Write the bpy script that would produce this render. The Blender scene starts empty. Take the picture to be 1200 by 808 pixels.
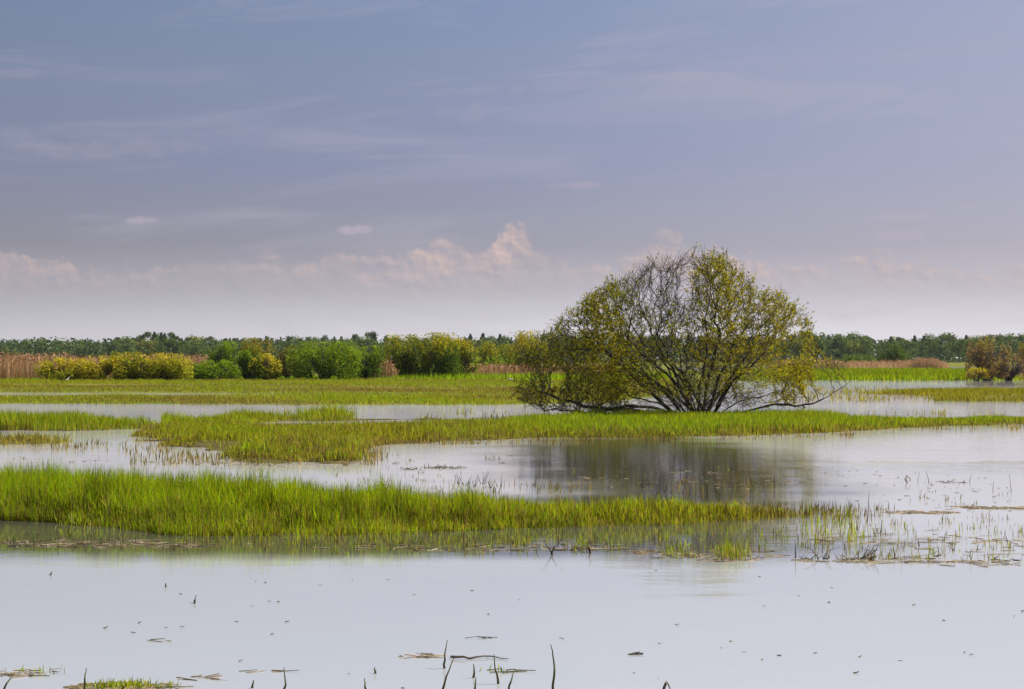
import bpy, math
import numpy as np
from mathutils import Vector

rng = np.random.default_rng(7)
scene = bpy.context.scene
COL = scene.collection
R = math.radians

# ------------------------------------------------------------------ camera
F = 2333.0          # focal length in photo pixels (1200 wide) = 70 mm on 36 mm
EYE = 1.73          # eye height above the water
YH = 420.0          # row of the horizon in the photo
cam = bpy.data.cameras.new('camera')
cam.lens = 70.0; cam.sensor_width = 36.0; cam.clip_start = 0.1; cam.clip_end = 30000
cam_o = bpy.data.objects.new('camera', cam); COL.objects.link(cam_o)
cam_o.location = (0, 0, EYE)
cam_o.rotation_euler = (R(90) + math.atan(16 / F), 0, 0)
scene.camera = cam_o

# ------------------------------------------------------------------ light
EXPOSURE = 0.75
SUN_AZ, SUN_EL = R(78), R(50)      # azimuth clockwise from the view direction (+Y)
world = bpy.data.worlds.new('World'); scene.world = world; world.use_nodes = True
W = world.node_tree; W.nodes.clear()


class NB:
    """tiny node-building helper"""
    def __init__(s, t): s.t = t
    def n(s, typ, **kw):
        x = s.t.nodes.new(typ)
        for k, v in kw.items(): setattr(x, k, v)
        return x
    def put(s, sock, v):
        if hasattr(v, 'is_output'): s.t.links.new(v, sock)
        elif v is not None: sock.default_value = v
    def m(s, op, a, b=None, c=None, clamp=False):
        x = s.n('ShaderNodeMath', operation=op); x.use_clamp = clamp
        for i, v in enumerate((a, b, c)):
            if v is not None: s.put(x.inputs[i], v)
        return x.outputs[0]
    def mix(s, f, a, b, blend='MIX'):
        x = s.n('ShaderNodeMix', data_type='RGBA', blend_type=blend)
        s.put(x.inputs[0], f); s.put(x.inputs[6], a); s.put(x.inputs[7], b)
        return x.outputs[2]
    def rng(s, v, a, b, c=0.0, d=1.0, smooth=True):
        x = s.n('ShaderNodeMapRange', interpolation_type='SMOOTHSTEP' if smooth else 'LINEAR')
        s.put(x.inputs[0], v)
        for i, q in enumerate((a, b, c, d)): s.put(x.inputs[i + 1], q)
        return x.outputs[0]
    def ramp(s, f, stops, interp='LINEAR'):
        x = s.n('ShaderNodeValToRGB'); e = x.color_ramp.elements; x.color_ramp.interpolation = interp
        while len(e) < len(stops): e.new(0.5)
        for k, (p, c) in enumerate(stops):
            e[k].position = p; e[k].color = (*c, 1) if len(c) == 3 else c
        s.put(x.inputs[0], f); return x.outputs[0]
    def xyz(s, x_, y_, z_):
        x = s.n('ShaderNodeCombineXYZ')
        s.put(x.inputs[0], x_); s.put(x.inputs[1], y_); s.put(x.inputs[2], z_)
        return x.outputs[0]
    def noise(s, vec, scale=1.0, detail=4, rough=0.55, dist=0.0, dim='3D'):
        x = s.n('ShaderNodeTexNoise', noise_dimensions=dim)
        s.put(x.inputs['Vector'], vec); x.inputs['Scale'].default_value = scale
        x.inputs['Detail'].default_value = detail; x.inputs['Roughness'].default_value = rough
        x.inputs['Distortion'].default_value = dist
        return x.outputs[0]


w = NB(W)
sky = w.n('ShaderNodeTexSky', sky_type='NISHITA')
sky.sun_disc = False; sky.sun_elevation = SUN_EL; sky.sun_rotation = SUN_AZ
sky.air_density = 1.0; sky.dust_density = 1.5; sky.ozone_density = 1.5
SKY_STRENGTH = 0.08
geo = w.n('ShaderNodeTexCoord')
sep = w.n('ShaderNodeSeparateXYZ'); w.put(sep.inputs[0], geo.outputs['Generated'])
dx, dy, dz = sep.outputs
el = w.m('MULTIPLY', w.m('ARCSINE', dz), 57.2958)
az = w.m('MULTIPLY', w.m('ARCTAN2', dx, dy), 57.2958)
u = w.m('DIVIDE', w.m('ABSOLUTE', el), 30.0, clamp=True)
def SR(r, g, b, k=2 ** -EXPOSURE):
    """photo colour -> scene radiance at this exposure"""
    f = lambda v: ((v / 255 + .055) / 1.055) ** 2.4 * k
    return (f(r), f(g), f(b))
veil = w.ramp(u, [(0.0, SR(234, 231, 238)), (.9 / 30, SR(217, 214, 224)), (1.96 / 30, SR(178, 175, 189)), (3.2 / 30, SR(149, 146, 164)),
                  (5.4 / 30, SR(134, 139, 172)), (7.8 / 30, SR(131, 141, 173)), (10.2 / 30, SR(124, 140, 176)), (1.0, SR(114, 133, 174))])
# the haze is a little brighter towards the sun's side
sdot = w.m('ADD', w.m('MULTIPLY', dx, math.sin(SUN_AZ)), w.m('MULTIPLY', dy, math.cos(SUN_AZ)))
veil = w.mix(1.0, veil, w.m('ADD', .82, w.m('MULTIPLY', sdot, .85)), 'MULTIPLY')
veil = w.mix(w.rng(sdot, .1, .75, 0, .65), veil, (*SR(190, 180, 194), 1))
# thin high cirrus
cir = w.noise(w.xyz(w.m('MULTIPLY', az, .10), w.m('MULTIPLY', w.m('ADD', el, w.m('MULTIPLY', az, -.05)), .8), 0), 1.0, 5, .6, .5, '2D')
veil = w.mix(w.rng(cir, .48, .80, 0, .40), veil, (*SR(178, 170, 188), 1))
base = w.mix(.88, w.mix(1.0, sky.outputs[0], (SKY_STRENGTH,) * 3 + (1,), 'MULTIPLY'), veil)
# low far cumulus: a bank whose top follows the azimuth, plus loose puffs
A0, A1 = -26.0, 26.0
def AZ(px): return math.degrees(math.atan((px - 600) / F))
def EL(py): return math.degrees(math.atan((YH - py) / F))
tops = [(-900, 318), (-300, 300), (-60, 308), (0, 291), (18, 292), (30, 306), (75, 303), (110, 312), (190, 318), (225, 308), (285, 300),
        (315, 301), (345, 312), (368, 296), (400, 293), (435, 306), (470, 297), (500, 288), (512, 270), (530, 278), (548, 294),
        (574, 292), (584, 262), (600, 256), (615, 268), (626, 292), (650, 297), (690, 312), (735, 300), (765, 280), (782, 271),
        (800, 282), (815, 296), (860, 294), (890, 304), (940, 312), (985, 304), (1030, 297), (1080, 305), (1130, 318), (1190, 312), (1240, 306), (1500, 300), (2100, 315)]
stops = sorted((((AZ(px) - A0) / (A1 - A0)), ((EL(py)) / 8.0,) * 3) for px, py in tops)
# split over two ramps (32 stops each at most)
fu = w.m('DIVIDE', w.m('SUBTRACT', az, A0), A1 - A0, clamp=True)
half = len(stops) // 2
rA = w.ramp(fu, stops[:half + 1]); rB = w.ramp(fu, stops[half:])
top = w.m('MULTIPLY', w.mix(w.m('GREATER_THAN', fu, stops[half][0]), rA, rB), 8.0)
cv = w.xyz(az, w.m('MULTIPLY', el, 1.25), 0.0)
f1 = w.noise(cv, 1.5, 5, .55, 0, '2D')
f2 = w.noise(cv, .55, 2, .5, 0, '2D')
edge = w.m('ADD', w.m('SUBTRACT', top, el), w.m('MULTIPLY', w.m('SUBTRACT', f1, .5), 1.5))
bank = w.rng(edge, -.08, .42)
fade = w.rng(el, 1.3, 3.1)
tone = w.noise(w.xyz(w.m('ADD', az, .10), w.m('MULTIPLY', w.m('ADD', el, .10), 1.25), 0.0), 1.5, 3, .55, 0, '2D')
lit = w.m('ADD', .5, w.m('MULTIPLY', w.m('SUBTRACT', f1, tone), 2.1), clamp=True)
ccol = w.mix(lit, (*SR(163, 158, 172), 1), (*SR(214, 190, 182), 1))
amt = w.m('MULTIPLY', w.m('MULTIPLY', bank, fade), w.rng(f2, .28, .60, .45, 1.0))
wt_ = w.ramp(fu, [(0, (.5,) * 3), ((AZ(40) - A0) / (A1 - A0), (.7,) * 3), ((AZ(340) - A0) / (A1 - A0), (.66,) * 3), ((AZ(500) - A0) / (A1 - A0), (.9,) * 3), ((AZ(600) - A0) / (A1 - A0), (1.0,) * 3), ((AZ(680) - A0) / (A1 - A0), (.6,) * 3),
                  ((AZ(790) - A0) / (A1 - A0), (1.0,) * 3), ((AZ(900) - A0) / (A1 - A0), (.85,) * 3), (1.0, (.7,) * 3)])
base = w.mix(w.m('MULTIPLY', amt, wt_), base, ccol)
# loose puffs
puff = None
for px, py, rx, ry, k in [(162, 261, 14, 4.5, .55), (418, 270, 17, 5.5, .7), (675, 218, 26, 4, .3), (1040, 258, 42, 4.5, .45), (1052, 279, 32, 5, .45),
                          (1113, 279, 10, 3.5, .5), (1131, 245, 8, 3, .6), (548, 131, 34, 9, .16), (110, 180, 120, 9, .17), (8, 97, 40, 6, .14), (690, 98, 190, 6, .14),
                          (1085, 66, 260, 12, .10)]:
    a = w.m('DIVIDE', w.m('SUBTRACT', az, AZ(px)), math.degrees(rx / F))
    b = w.m('DIVIDE', w.m('SUBTRACT', w.m('SUBTRACT', el, EL(py)), w.m('MULTIPLY', w.m('SUBTRACT', az, AZ(px)), .02 if py > 150 else .06)), math.degrees(ry / F))
    r2 = w.m('ADD', w.m('MULTIPLY', a, a), w.m('MULTIPLY', b, b))
    g = w.m('MULTIPLY', w.rng(w.m('ADD', r2, w.m('MULTIPLY', w.m('SUBTRACT', f1, .5), 5.0)), 1.7, .1), k)
    puff = g if puff is None else w.m('MAXIMUM', puff, g)
base = w.mix(puff, base, (*SR(184, 174, 188), 1))
world.cycles.sampling_method = 'MANUAL'; world.cycles.sample_map_resolution = 256
bg = w.n('ShaderNodeBackground'); w.put(bg.inputs[0], base); bg.inputs[1].default_value = 1.0
out = w.n('ShaderNodeOutputWorld'); W.links.new(bg.outputs[0], out.inputs[0])

sun = bpy.data.lights.new('sun', 'SUN'); sun.energy = 5.0; sun.angle = R(0.6); sun.color = (1.0, .94, .84)
sun_o = bpy.data.objects.new('sun', sun); COL.objects.link(sun_o)
sd = Vector((math.sin(SUN_AZ) * math.cos(SUN_EL), math.cos(SUN_AZ) * math.cos(SUN_EL), math.sin(SUN_EL)))
sun_o.rotation_euler = sd.to_track_quat('Z', 'Y').to_euler(); sun_o.location = (40, 20, 60)

scene.view_settings.view_transform = 'Standard'
scene.view_settings.look = 'None'
scene.view_settings.exposure = EXPOSURE
scene.view_settings.gamma = 1.0
scene.view_settings.use_curve_mapping = False
scene.cycles.use_denoising = True
scene.cycles.max_bounces = 8
scene.cycles.transparent_max_bounces = 4
scene.cycles.caustics_reflective = False
scene.cycles.caustics_refractive = False


# ------------------------------------------------------------------ helpers
def ground_at(px, py):
    """photo pixel on the water plane -> metres"""
    d = F * EYE / (py - YH)
    return (px - 600) / F * d, d


_k = rng.normal(size=(24, 2)); _k /= np.linalg.norm(_k, axis=1)[:, None]
_ph = rng.uniform(0, 6.283, 24)
def wav(x, y, scale, seed=0):
    """smooth noise about -1..1"""
    o = np.zeros(np.broadcast(x, y).shape)
    for i in range(8):
        j = (i + seed * 5) % 24
        fq = (0.6 + 0.35 * i) * 6.283 / scale * .5
        o = o + np.sin((_k[j, 0] * x + _k[j, 1] * y) * fq + _ph[(j + seed) % 24] + 1.7 * seed) / (1 + .25 * i)
    return o / 2.4


def mesh_obj(name, V, faces, mat, cols=None, parent=None, smooth=False):
    """faces: list of (M,k) int arrays"""
    me = bpy.data.meshes.new(name)
    V = np.asarray(V, np.float32)
    me.vertices.add(len(V)); me.vertices.foreach_set('co', V.ravel())
    idx, starts, tot, c = [], [], [], 0
    for f in faces:
        f = np.asarray(f, np.int32)
        if len(f) == 0: continue
        idx.append(f.ravel()); k = f.shape[1]
        starts.append(c + np.arange(len(f), dtype=np.int32) * k); tot.append(np.full(len(f), k, np.int32)); c += f.size
    me.loops.add(c); me.loops.foreach_set('vertex_index', np.concatenate(idx))
    st = np.concatenate(starts); me.polygons.add(len(st)); me.polygons.foreach_set('loop_start', st)
    try: me.polygons.foreach_set('loop_total', np.concatenate(tot))
    except Exception: pass
    if smooth: me.polygons.foreach_set('use_smooth', np.ones(len(st), bool))
    if cols is not None:
        a = me.attributes.new('col', 'FLOAT_COLOR', 'POINT')
        a.data.foreach_set('color', np.concatenate([np.clip(cols, 0, 1), np.ones((len(V), 1))], 1).astype(np.float32).ravel())
    me.update(calc_edges=True)
    if mat: me.materials.append(mat)
    o = bpy.data.objects.new(name, me); COL.objects.link(o)
    if parent: o.parent = parent
    return o


def tag(o, label=None, cat=None, group=None, kind=None):
    if label: o['label'] = label
    if cat: o['category'] = cat
    if group: o['group'] = group
    if kind: o['kind'] = kind
    return o


def thing(name, loc, label, cat, group=None):
    o = bpy.data.objects.new(name, None); COL.objects.link(o); o.location = loc
    o.empty_display_size = .2
    return tag(o, label, cat, group)


def blades(P, h, wd, cb, cm, ct, lean=.35, segs=2, droop=.5):
    """grass blades: P (n,3) roots; returns verts, faces, cols"""
    n = len(P)
    a = rng.uniform(0, 6.283, n); side = np.stack([np.cos(a), np.sin(a), np.zeros(n)], 1)
    b = rng.uniform(0, 6.283, n); L = np.abs(rng.normal(0, lean, n))
    ld = np.stack([np.cos(b) * L, np.sin(b) * L, np.zeros(n)], 1)
    h = h[:, None]; wd = wd[:, None] * .5
    up = np.array([0, 0, 1.0])
    if segs == 1:
        V = np.stack([P - side * wd, P + side * wd, P + up * h + ld * h], 1).reshape(-1, 3)
        C = np.stack([cb, cb, ct], 1).reshape(-1, 3)
        return V, [np.arange(3 * n).reshape(-1, 3)], C
    mid = P + up * h * .55 + ld * h * .35
    tip = P + up * h * (1 - droop * L[:, None] ** 2) + ld * h
    V = np.stack([P - side * wd, P + side * wd, mid + side * wd * .85, mid - side * wd * .85, tip], 1).reshape(-1, 3)
    C = np.stack([cb, cb, cm, cm, ct], 1).reshape(-1, 3)
    i = np.arange(n)[:, None] * 5
    return V, [i + np.array([[0, 1, 2, 3]]), i + np.array([[3, 2, 4]])], C


def leaves(P, L, Wd, col, nrm=None, bias=0.0):
    """diamond leaf faces; nrm (n,3) outward hint"""
    n = len(P)
    t = rng.normal(size=(n, 3)); t /= np.linalg.norm(t, axis=1)[:, None]
    nn = rng.normal(size=(n, 3))
    nn /= np.linalg.norm(nn, axis=1)[:, None]
    if nrm is not None: nn = nn * (1 - bias) + nrm * bias
    s = np.cross(nn, t); s /= np.linalg.norm(s, axis=1)[:, None] + 1e-9
    t = np.cross(s, nn); t /= np.linalg.norm(t, axis=1)[:, None] + 1e-9
    L = L[:, None]; Wd = Wd[:, None]
    V = np.stack([P - t * L * .5, P + s * Wd * .5 - t * L * .05, P + t * L * .5, P - s * Wd * .5 - t * L * .05], 1).reshape(-1, 3)
    return V, [np.arange(4 * n).reshape(-1, 4)], np.repeat(col, 4, 0)


def tubes(A, B, ra, rb, k=4):
    """open tapered tube pieces from A to B"""
    n = len(A); d = B - A; d /= np.linalg.norm(d, axis=1)[:, None] + 1e-9
    ref = np.where(np.abs(d[:, 1:2]) < .9, np.array([[0, 1.0, 0]]), np.array([[1.0, 0, 0]]))
    s = np.cross(d, ref); s /= np.linalg.norm(s, axis=1)[:, None] + 1e-9
    t = np.cross(d, s)
    ang = np.arange(k) / k * 6.2832
    ring = s[:, None, :] * np.cos(ang)[None, :, None] + t[:, None, :] * np.sin(ang)[None, :, None]
    V = np.concatenate([A[:, None] + ring * ra[:, None, None], B[:, None] + ring * rb[:, None, None]], 1).reshape(-1, 3)
    j = np.arange(k); q = np.stack([j, (j + 1) % k, (j + 1) % k + k, j + k], 1)
    return V, [(np.arange(n)[:, None, None] * 2 * k + q[None]).reshape(-1, 4)]


def merge(parts):
    V, Fc, C, o = [], {}, [], 0
    for v, fs, c in parts:
        V.append(v); C.append(c)
        for f in fs: Fc.setdefault(f.shape[1], []).append(f + o)
        o += len(v)
    return np.concatenate(V), [np.concatenate(x) for x in Fc.values()], np.concatenate(C)


def pick(palette, n, jit=.26):
    p = np.array(palette); c = p[rng.integers(0, len(p), n)]
    return np.clip(c * (1 + rng.normal(0, jit, (n, 1))) * (1 + rng.normal(0, .06, (n, 3))), .003, .9)


# ------------------------------------------------------------------ materials
def new_mat(name):
    m = bpy.data.materials.new(name); m.use_nodes = True; m.node_tree.nodes.clear()
    return m, NB(m.node_tree)

def leaf_mat(name, trans=.45, gloss=.04):
    m, b = new_mat(name)
    at = b.n('ShaderNodeAttribute', attribute_name='col')
    d = b.n('ShaderNodeBsdfDiffuse'); b.put(d.inputs[0], at.outputs[0])
    t = b.n('ShaderNodeBsdfTranslucent')
    b.put(t.inputs[0], b.mix(1.0, at.outputs[0], (1.15, 1.1, .7, 1), 'MULTIPLY'))
    mx = b.n('ShaderNodeMixShader'); mx.inputs[0].default_value = trans
    b.t.links.new(d.outputs[0], mx.inputs[1]); b.t.links.new(t.outputs[0], mx.inputs[2])
    last = mx.outputs[0]
    if gloss:
        g = b.n('ShaderNodeBsdfGlossy'); g.inputs['Roughness'].default_value = .45
        m2 = b.n('ShaderNodeMixShader'); m2.inputs[0].default_value = gloss
        b.t.links.new(last, m2.inputs[1]); b.t.links.new(g.outputs[0], m2.inputs[2]); last = m2.outputs[0]
    o = b.n('ShaderNodeOutputMaterial'); b.t.links.new(last, o.inputs[0])
    return m

M_GRASS = leaf_mat('grass_blade', .5, .01)
M_LEAF = leaf_mat('leaf', .42, 0)
M_FOREST = leaf_mat('far_leaf', .25, 0)
M_REED = leaf_mat('dry_reed', .3, .02)

def bark_mat(name, c1, c2, scale=8):
    m, b = new_mat(name)
    tc = b.n('ShaderNodeTexCoord')
    nz = b.noise(tc.outputs['Object'], scale, 5, .6)
    p = b.n('ShaderNodeBsdfPrincipled'); p.inputs['Roughness'].default_value = .85
    b.put(p.inputs['Base Color'], b.mix(b.rng(nz, .35, .65), (*c1, 1), (*c2, 1)))
    bp = b.n('ShaderNodeBump'); bp.inputs['Strength'].default_value = .5; b.put(bp.inputs['Height'], nz); b.t.links.new(bp.outputs[0], p.inputs['Normal'])
    o = b.n('ShaderNodeOutputMaterial'); b.t.links.new(p.outputs[0], o.inputs[0])
    return m

M_BARK = bark_mat('willow_bark', (.030, .024, .020), (.075, .060, .048))
M_TWIG = bark_mat('twig', (.045, .034, .030), (.085, .068, .058))
M_STEM = bark_mat('bush_stem', (.03, .025, .018), (.07, .055, .04))
M_DEAD = bark_mat('dead_stalk', (.05, .035, .025), (.16, .12, .08), 30)
M_WHITE = bark_mat('white_feather', (.72, .71, .68), (.82, .81, .80), 12)
M_DARKBIRD = bark_mat('dark_feather', (.02, .02, .02), (.04, .038, .036), 12)

def ground_mat():
    m, b = new_mat('marsh_ground')
    tc = b.n('ShaderNodeTexCoord')
    n1 = b.noise(tc.outputs['Object'], .06, 6, .6); n2 = b.noise(tc.outputs['Object'], 1.7, 5, .65); n3 = b.noise(tc.outputs['Object'], .35, 4, .6)
    sp = b.n('ShaderNodeSeparateXYZ'); b.put(sp.inputs[0], tc.outputs['Object'])
    green = b.mix(b.rng(n1, .35, .65), (.105, .125, .022, 1), (.17, .165, .045, 1))
    green = b.mix(b.rng(n3, .52, .72), green, (.15, .115, .060, 1))
    mud = b.mix(b.rng(n2, .35, .65), (.050, .038, .022, 1), (.115, .090, .045, 1))
    far = b.rng(sp.outputs[1], 64, 74)
    c = b.mix(far, b.mix(b.rng(n3, .4, .65, 0, .6), mud, (.09, .10, .02, 1)), green)
    p = b.n('ShaderNodeBsdfPrincipled'); p.inputs['Roughness'].default_value = .9; p.inputs['Specular IOR Level'].default_value = 0.0
    b.put(p.inputs['Base Color'], c)
    bp = b.n('ShaderNodeBump'); bp.inputs['Strength'].default_value = .6; bp.inputs['Distance'].default_value = .05
    b.put(bp.inputs['Height'], n2); b.t.links.new(bp.outputs[0], p.inputs['Normal'])
    o = b.n('ShaderNodeOutputMaterial'); b.t.links.new(p.outputs[0], o.inputs[0])
    return m

def water_mat():
    m, b = new_mat('marsh_water')
    tc = b.n('ShaderNodeTexCoord'); P = tc.outputs['Object']
    mp = b.n('ShaderNodeMapping'); b.put(mp.inputs[0], P); mp.inputs['Scale'].default_value = (.55, 1.0, 1.0)
    big = b.noise(P, .045, 3, .5)
    sp = b.n('ShaderNodeSeparateXYZ'); b.put(sp.inputs[0], P)
    # breeze: open channels further out are ruffled, sheltered pools are calm
    dist = b.rng(sp.outputs[1], 26, 62)
    ruff = b.m('MULTIPLY', dist, b.rng(big, .40, .60, .25, 1.0))
    wx = b.m('DIVIDE', b.m('SUBTRACT', sp.outputs[0], 7.6), 2.8); wy = b.m('DIVIDE', b.m('SUBTRACT', sp.outputs[1], 31.5), 2.0)
    wr = b.m('ADD', b.m('ADD', b.m('MULTIPLY', wx, wx), b.m('MULTIPLY', wy, wy)), b.m('MULTIPLY', b.m('SUBTRACT', b.noise(P, .6, 3, .5), .5), 2.0))
    ruff = b.m('MAXIMUM', ruff, b.rng(wr, 1.3, .3, 0, .5))
    ms = b.n('ShaderNodeMapping'); b.put(ms.inputs[0], P); ms.inputs['Scale'].default_value = (.10, .75, 1.0)
    ruff = b.m('MAXIMUM', ruff, b.rng(b.noise(ms.outputs[0], 1.0, 4, .6), .50, .74, 0, .05))
    n1 = b.noise(mp.outputs[0], 5.0, 3, .55)
    n2 = b.noise(mp.outputs[0], 1.1, 3, .5)
    h = b.m('ADD', b.m('MULTIPLY', n1, b.m('ADD', .0011, b.m('MULTIPLY', ruff, .020))),
            b.m('MULTIPLY', n2, b.m('ADD', .0038, b.m('MULTIPLY', ruff, .030))))
    bp = b.n('ShaderNodeBump'); bp.inputs['Strength'].default_value = 1.0; bp.inputs['Distance'].default_value = 1.0
    b.put(bp.inputs['Height'], h)
    g = b.n('ShaderNodeBsdfGlossy'); g.inputs['Roughness'].default_value = .03
    g.inputs[0].default_value = (.97, .97, .97, 1)
    b.t.links.new(bp.outputs[0], g.inputs['Normal'])
    # pale diffuse colour painting in a brighter sky reflection, paler further out
    refl_tint = b.mix(b.rng(sp.outputs[1], 15, 24), (.395, .41, .42, 1), (.53, .54, .545, 1))
    # dark reflection of the tall strip painted into the water at its foot
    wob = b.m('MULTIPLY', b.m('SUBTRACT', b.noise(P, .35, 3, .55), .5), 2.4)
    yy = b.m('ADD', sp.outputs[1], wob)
    strip_refl = b.m('MULTIPLY', b.m('MULTIPLY', b.rng(yy, 16.6, 18.0), b.rng(yy, 26.0, 24.0)), b.rng(b.m('ADD', sp.outputs[0], wob), 4.0, 2.0))
    refl_tint = b.mix(b.m('MULTIPLY', strip_refl, .95), refl_tint, (.04, .04, .03, 1))
    # oval darkening painted in to deepen the willow's reflection
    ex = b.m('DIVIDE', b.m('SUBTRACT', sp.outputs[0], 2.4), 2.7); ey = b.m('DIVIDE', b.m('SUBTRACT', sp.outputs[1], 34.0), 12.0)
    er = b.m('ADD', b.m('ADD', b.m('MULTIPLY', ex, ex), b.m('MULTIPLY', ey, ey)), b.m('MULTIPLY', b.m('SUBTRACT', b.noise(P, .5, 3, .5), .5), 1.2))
    refl_tint = b.mix(b.rng(er, .35, 1.5), (.03, .03, .025, 1), refl_tint)
    d = b.n('ShaderNodeBsdfDiffuse'); b.put(d.inputs[0], refl_tint)
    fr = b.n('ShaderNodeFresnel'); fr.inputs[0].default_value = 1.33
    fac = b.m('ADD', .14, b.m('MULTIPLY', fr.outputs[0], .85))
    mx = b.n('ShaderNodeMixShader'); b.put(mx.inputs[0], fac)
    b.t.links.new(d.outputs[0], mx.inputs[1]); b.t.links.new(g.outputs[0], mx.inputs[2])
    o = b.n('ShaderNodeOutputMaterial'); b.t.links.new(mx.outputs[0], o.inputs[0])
    return m

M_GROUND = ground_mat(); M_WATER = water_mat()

# ------------------------------------------------------------------ layout of land and water (photo columns, front/back rows at ground level)
ZONES = {
    'near':   [(-620, 604, 576), (-300, 606, 578), (0, 608, 580), (60, 610, 582), (120, 617, 586), (200, 625, 591), (300, 627, 597), (400, 626, 601), (500, 622, 603),
               (600, 618, 605), (700, 616, 605), (800, 613, 604), (900, 609, 603), (965, 604, 602)],
    'bank':   [(-620, 505, 497), (0, 505, 498), (100, 505, 498.5), (165, 504.5, 499), (205, 502, 499.5)],
    'bar':    [(190, 500, 496.5), (260, 497, 494), (330, 494.2, 492), (420, 493, 491.4), (505, 492.6, 491.4)],
    'island': [(150, 517, 508), (172, 522, 501), (205, 532, 498.5), (270, 538, 497.5), (330, 541, 498), (400, 542, 498.5), (424, 541, 499), (438, 526, 499), (490, 520, 498.5),
               (540, 517, 497.5), (620, 514.5, 495), (700, 513.5, 491), (800, 513, 489), (900, 510.5, 489), (950, 508.5, 489.5), (1000, 505.5, 494), (1100, 500.5, 494.2),
               (1200, 497.5, 491.5), (1600, 495, 490)],
    'islet':  [(-620, 522, 517), (0, 521, 517), (50, 520, 517), (85, 519, 517.5)],
    'meadow': [(-2500, 472, 430), (0, 473, 430), (400, 475, 430), (560, 474.5, 430), (640, 474, 430), (720, 471, 432), (800, 462, 434), (860, 447, 436)],
    'east':   [(780, 447, 434.3), (860, 446.6, 434.3), (940, 446, 434.5), (1140, 446, 434.5), (2500, 446, 434)],
    'spit':   [(1040, 463, 460), (1090, 465, 458.6), (1140, 465, 457.6), (1250, 465, 457.2), (2000, 465, 457)],
    'sand':   [(1095, 471, 467.6), (1200, 471, 467), (2000, 471, 466.5)],
}
POOLS = [[(-700, 464.6, 460.4), (0, 464.6, 460.6), (180, 464.4, 461.0), (300, 463.6, 462.0)],
         [(-700, 459.0, 457.6), (0, 458.8, 457.8), (75, 458.5, 458.1)]]
for z in ZONES.values(): z.sort()
def edges(z, px):
    a = np.array(z); return np.interp(px, a[:, 0], a[:, 1]), np.interp(px, a[:, 0], a[:, 2]), (px >= a[0, 0]) & (px <= a[-1, 0])

def inside_m(z, X, Y):
    """signed metres to the zone's edge across the view direction (+ inside)"""
    px = 600 + F * X / Y; py = YH + F * EYE / Y
    f, bk, ok = edges(z, px)
    s = np.minimum(f - py, py - bk) * Y / (py - YH)
    a = np.array(z)
    s = np.minimum(s, np.minimum(px - a[0, 0], a[-1, 0] - px) * Y / F + .3)
    return s

def land(X, Y):
    Ys = np.maximum(Y, 4.0)
    s = np.full(X.shape, -9.0)
    for k, z in ZONES.items():
        s = np.maximum(s, inside_m(z, X, Ys))
    for z in POOLS: s = np.minimum(s, -inside_m(z, X, Ys))
    s = s + wav(X, Y, 2.2, 1) * .24 * np.clip(Ys / 30, .5, 3) + wav(X, Y, .7, 2) * .15 * np.clip(Ys / 25, .8, 2)
    px = 600 + F * X / Ys
    isl = (Ys > 31) & (Ys < 52) & (px > 130) & (px < 600)
    s = np.where(isl, s + (1.9 * wav(X, Y, 3.2, 6) + .8 * wav(X, Y, 1.2, 3) - .65) * np.interp(px, [150, 420, 600], [1, 1, .1]), s)
    beyond = np.where(px < 800, Ys - 163, Ys - 372 + wav(X, Y, 60, 3) * 8)
    s = np.maximum(s, beyond)
    return np.where(Y < 10, -9, s)

def land_z(s, X, Y):
    t = np.clip((s + .5) / .9, 0, 1); t = t * t * (3 - 2 * t)
    return -.25 + .285 * t + .012 * wav(X, Y, 1.1, 4) * t + np.clip((Y - 170) * .0002, 0, .5)

ys = np.concatenate([[-60, -20, 0, 4, 7, 10, 12, 14], 15 * 1.0065 ** np.arange(0, 380), ])
ys = np.concatenate([ys, ys[-1] * 1.07 ** np.arange(1, 62)])
us = np.linspace(-1, 1, 261)
YY = np.repeat(ys[:, None], len(us), 1); XX = us[None] * (.62 * np.maximum(ys, 0) + 30)[:, None]
ZZ = land_z(land(XX, YY), XX, YY)
nr, nc = YY.shape
i = (np.arange(nr - 1)[:, None] * nc + np.arange(nc - 1)[None]).ravel()
g = mesh_obj('ground', np.stack([XX, YY, ZZ], -1).reshape(-1, 3), [np.stack([i, i + 1, i + nc + 1, i + nc], 1)], M_GROUND, smooth=True)
tag(g, 'muddy marsh ground with low green meadow reaching to the forest', kind='structure')
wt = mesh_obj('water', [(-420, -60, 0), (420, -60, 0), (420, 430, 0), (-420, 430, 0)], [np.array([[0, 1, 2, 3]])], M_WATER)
tag(wt, 'calm shallow flood water reflecting the grey sky', kind='structure')


# ------------------------------------------------------------------ grass
def scatter(zone, n, x0, x1, margin=-.15, patch=None):
    """n roots spread evenly over a zone, jittered at the rim"""
    z = np.array(zone)
    px = rng.uniform(x0, x1, n * 3)
    f, bk, ok = edges(zone, px)
    df, db = F * EYE / (f - YH), F * EYE / (bk - YH)
    depth = db - df; keep = rng.uniform(0, 1, len(px)) < depth * db / max(1e-6, (depth * db).max())
    px, df, db = px[keep], df[keep], db[keep]
    Y = df + margin + rng.uniform(0, 1, len(df)) * (db - df - 2 * margin); X = (px - 600) / F * Y
    s = land(X, Y)
    ok = s > margin
    if patch is not None: ok &= rng.uniform(0, 1, len(X)) < patch(X, Y)
    X, Y, s = X[ok][:n], Y[ok][:n], s[ok][:n]
    return X, Y, s, 600 + F * X / Y

G_FRESH = [(.27, .41, .003), (.23, .38, .002), (.34, .46, .006), (.19, .32, .002)]
G_YELLOW = [(.35, .36, .008), (.30, .33, .007), (.41, .39, .02), (.27, .30, .006)]
G_DRY = [(.27, .20, .05), (.19, .13, .04), (.33, .26, .08), (.14, .09, .035)]

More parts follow.
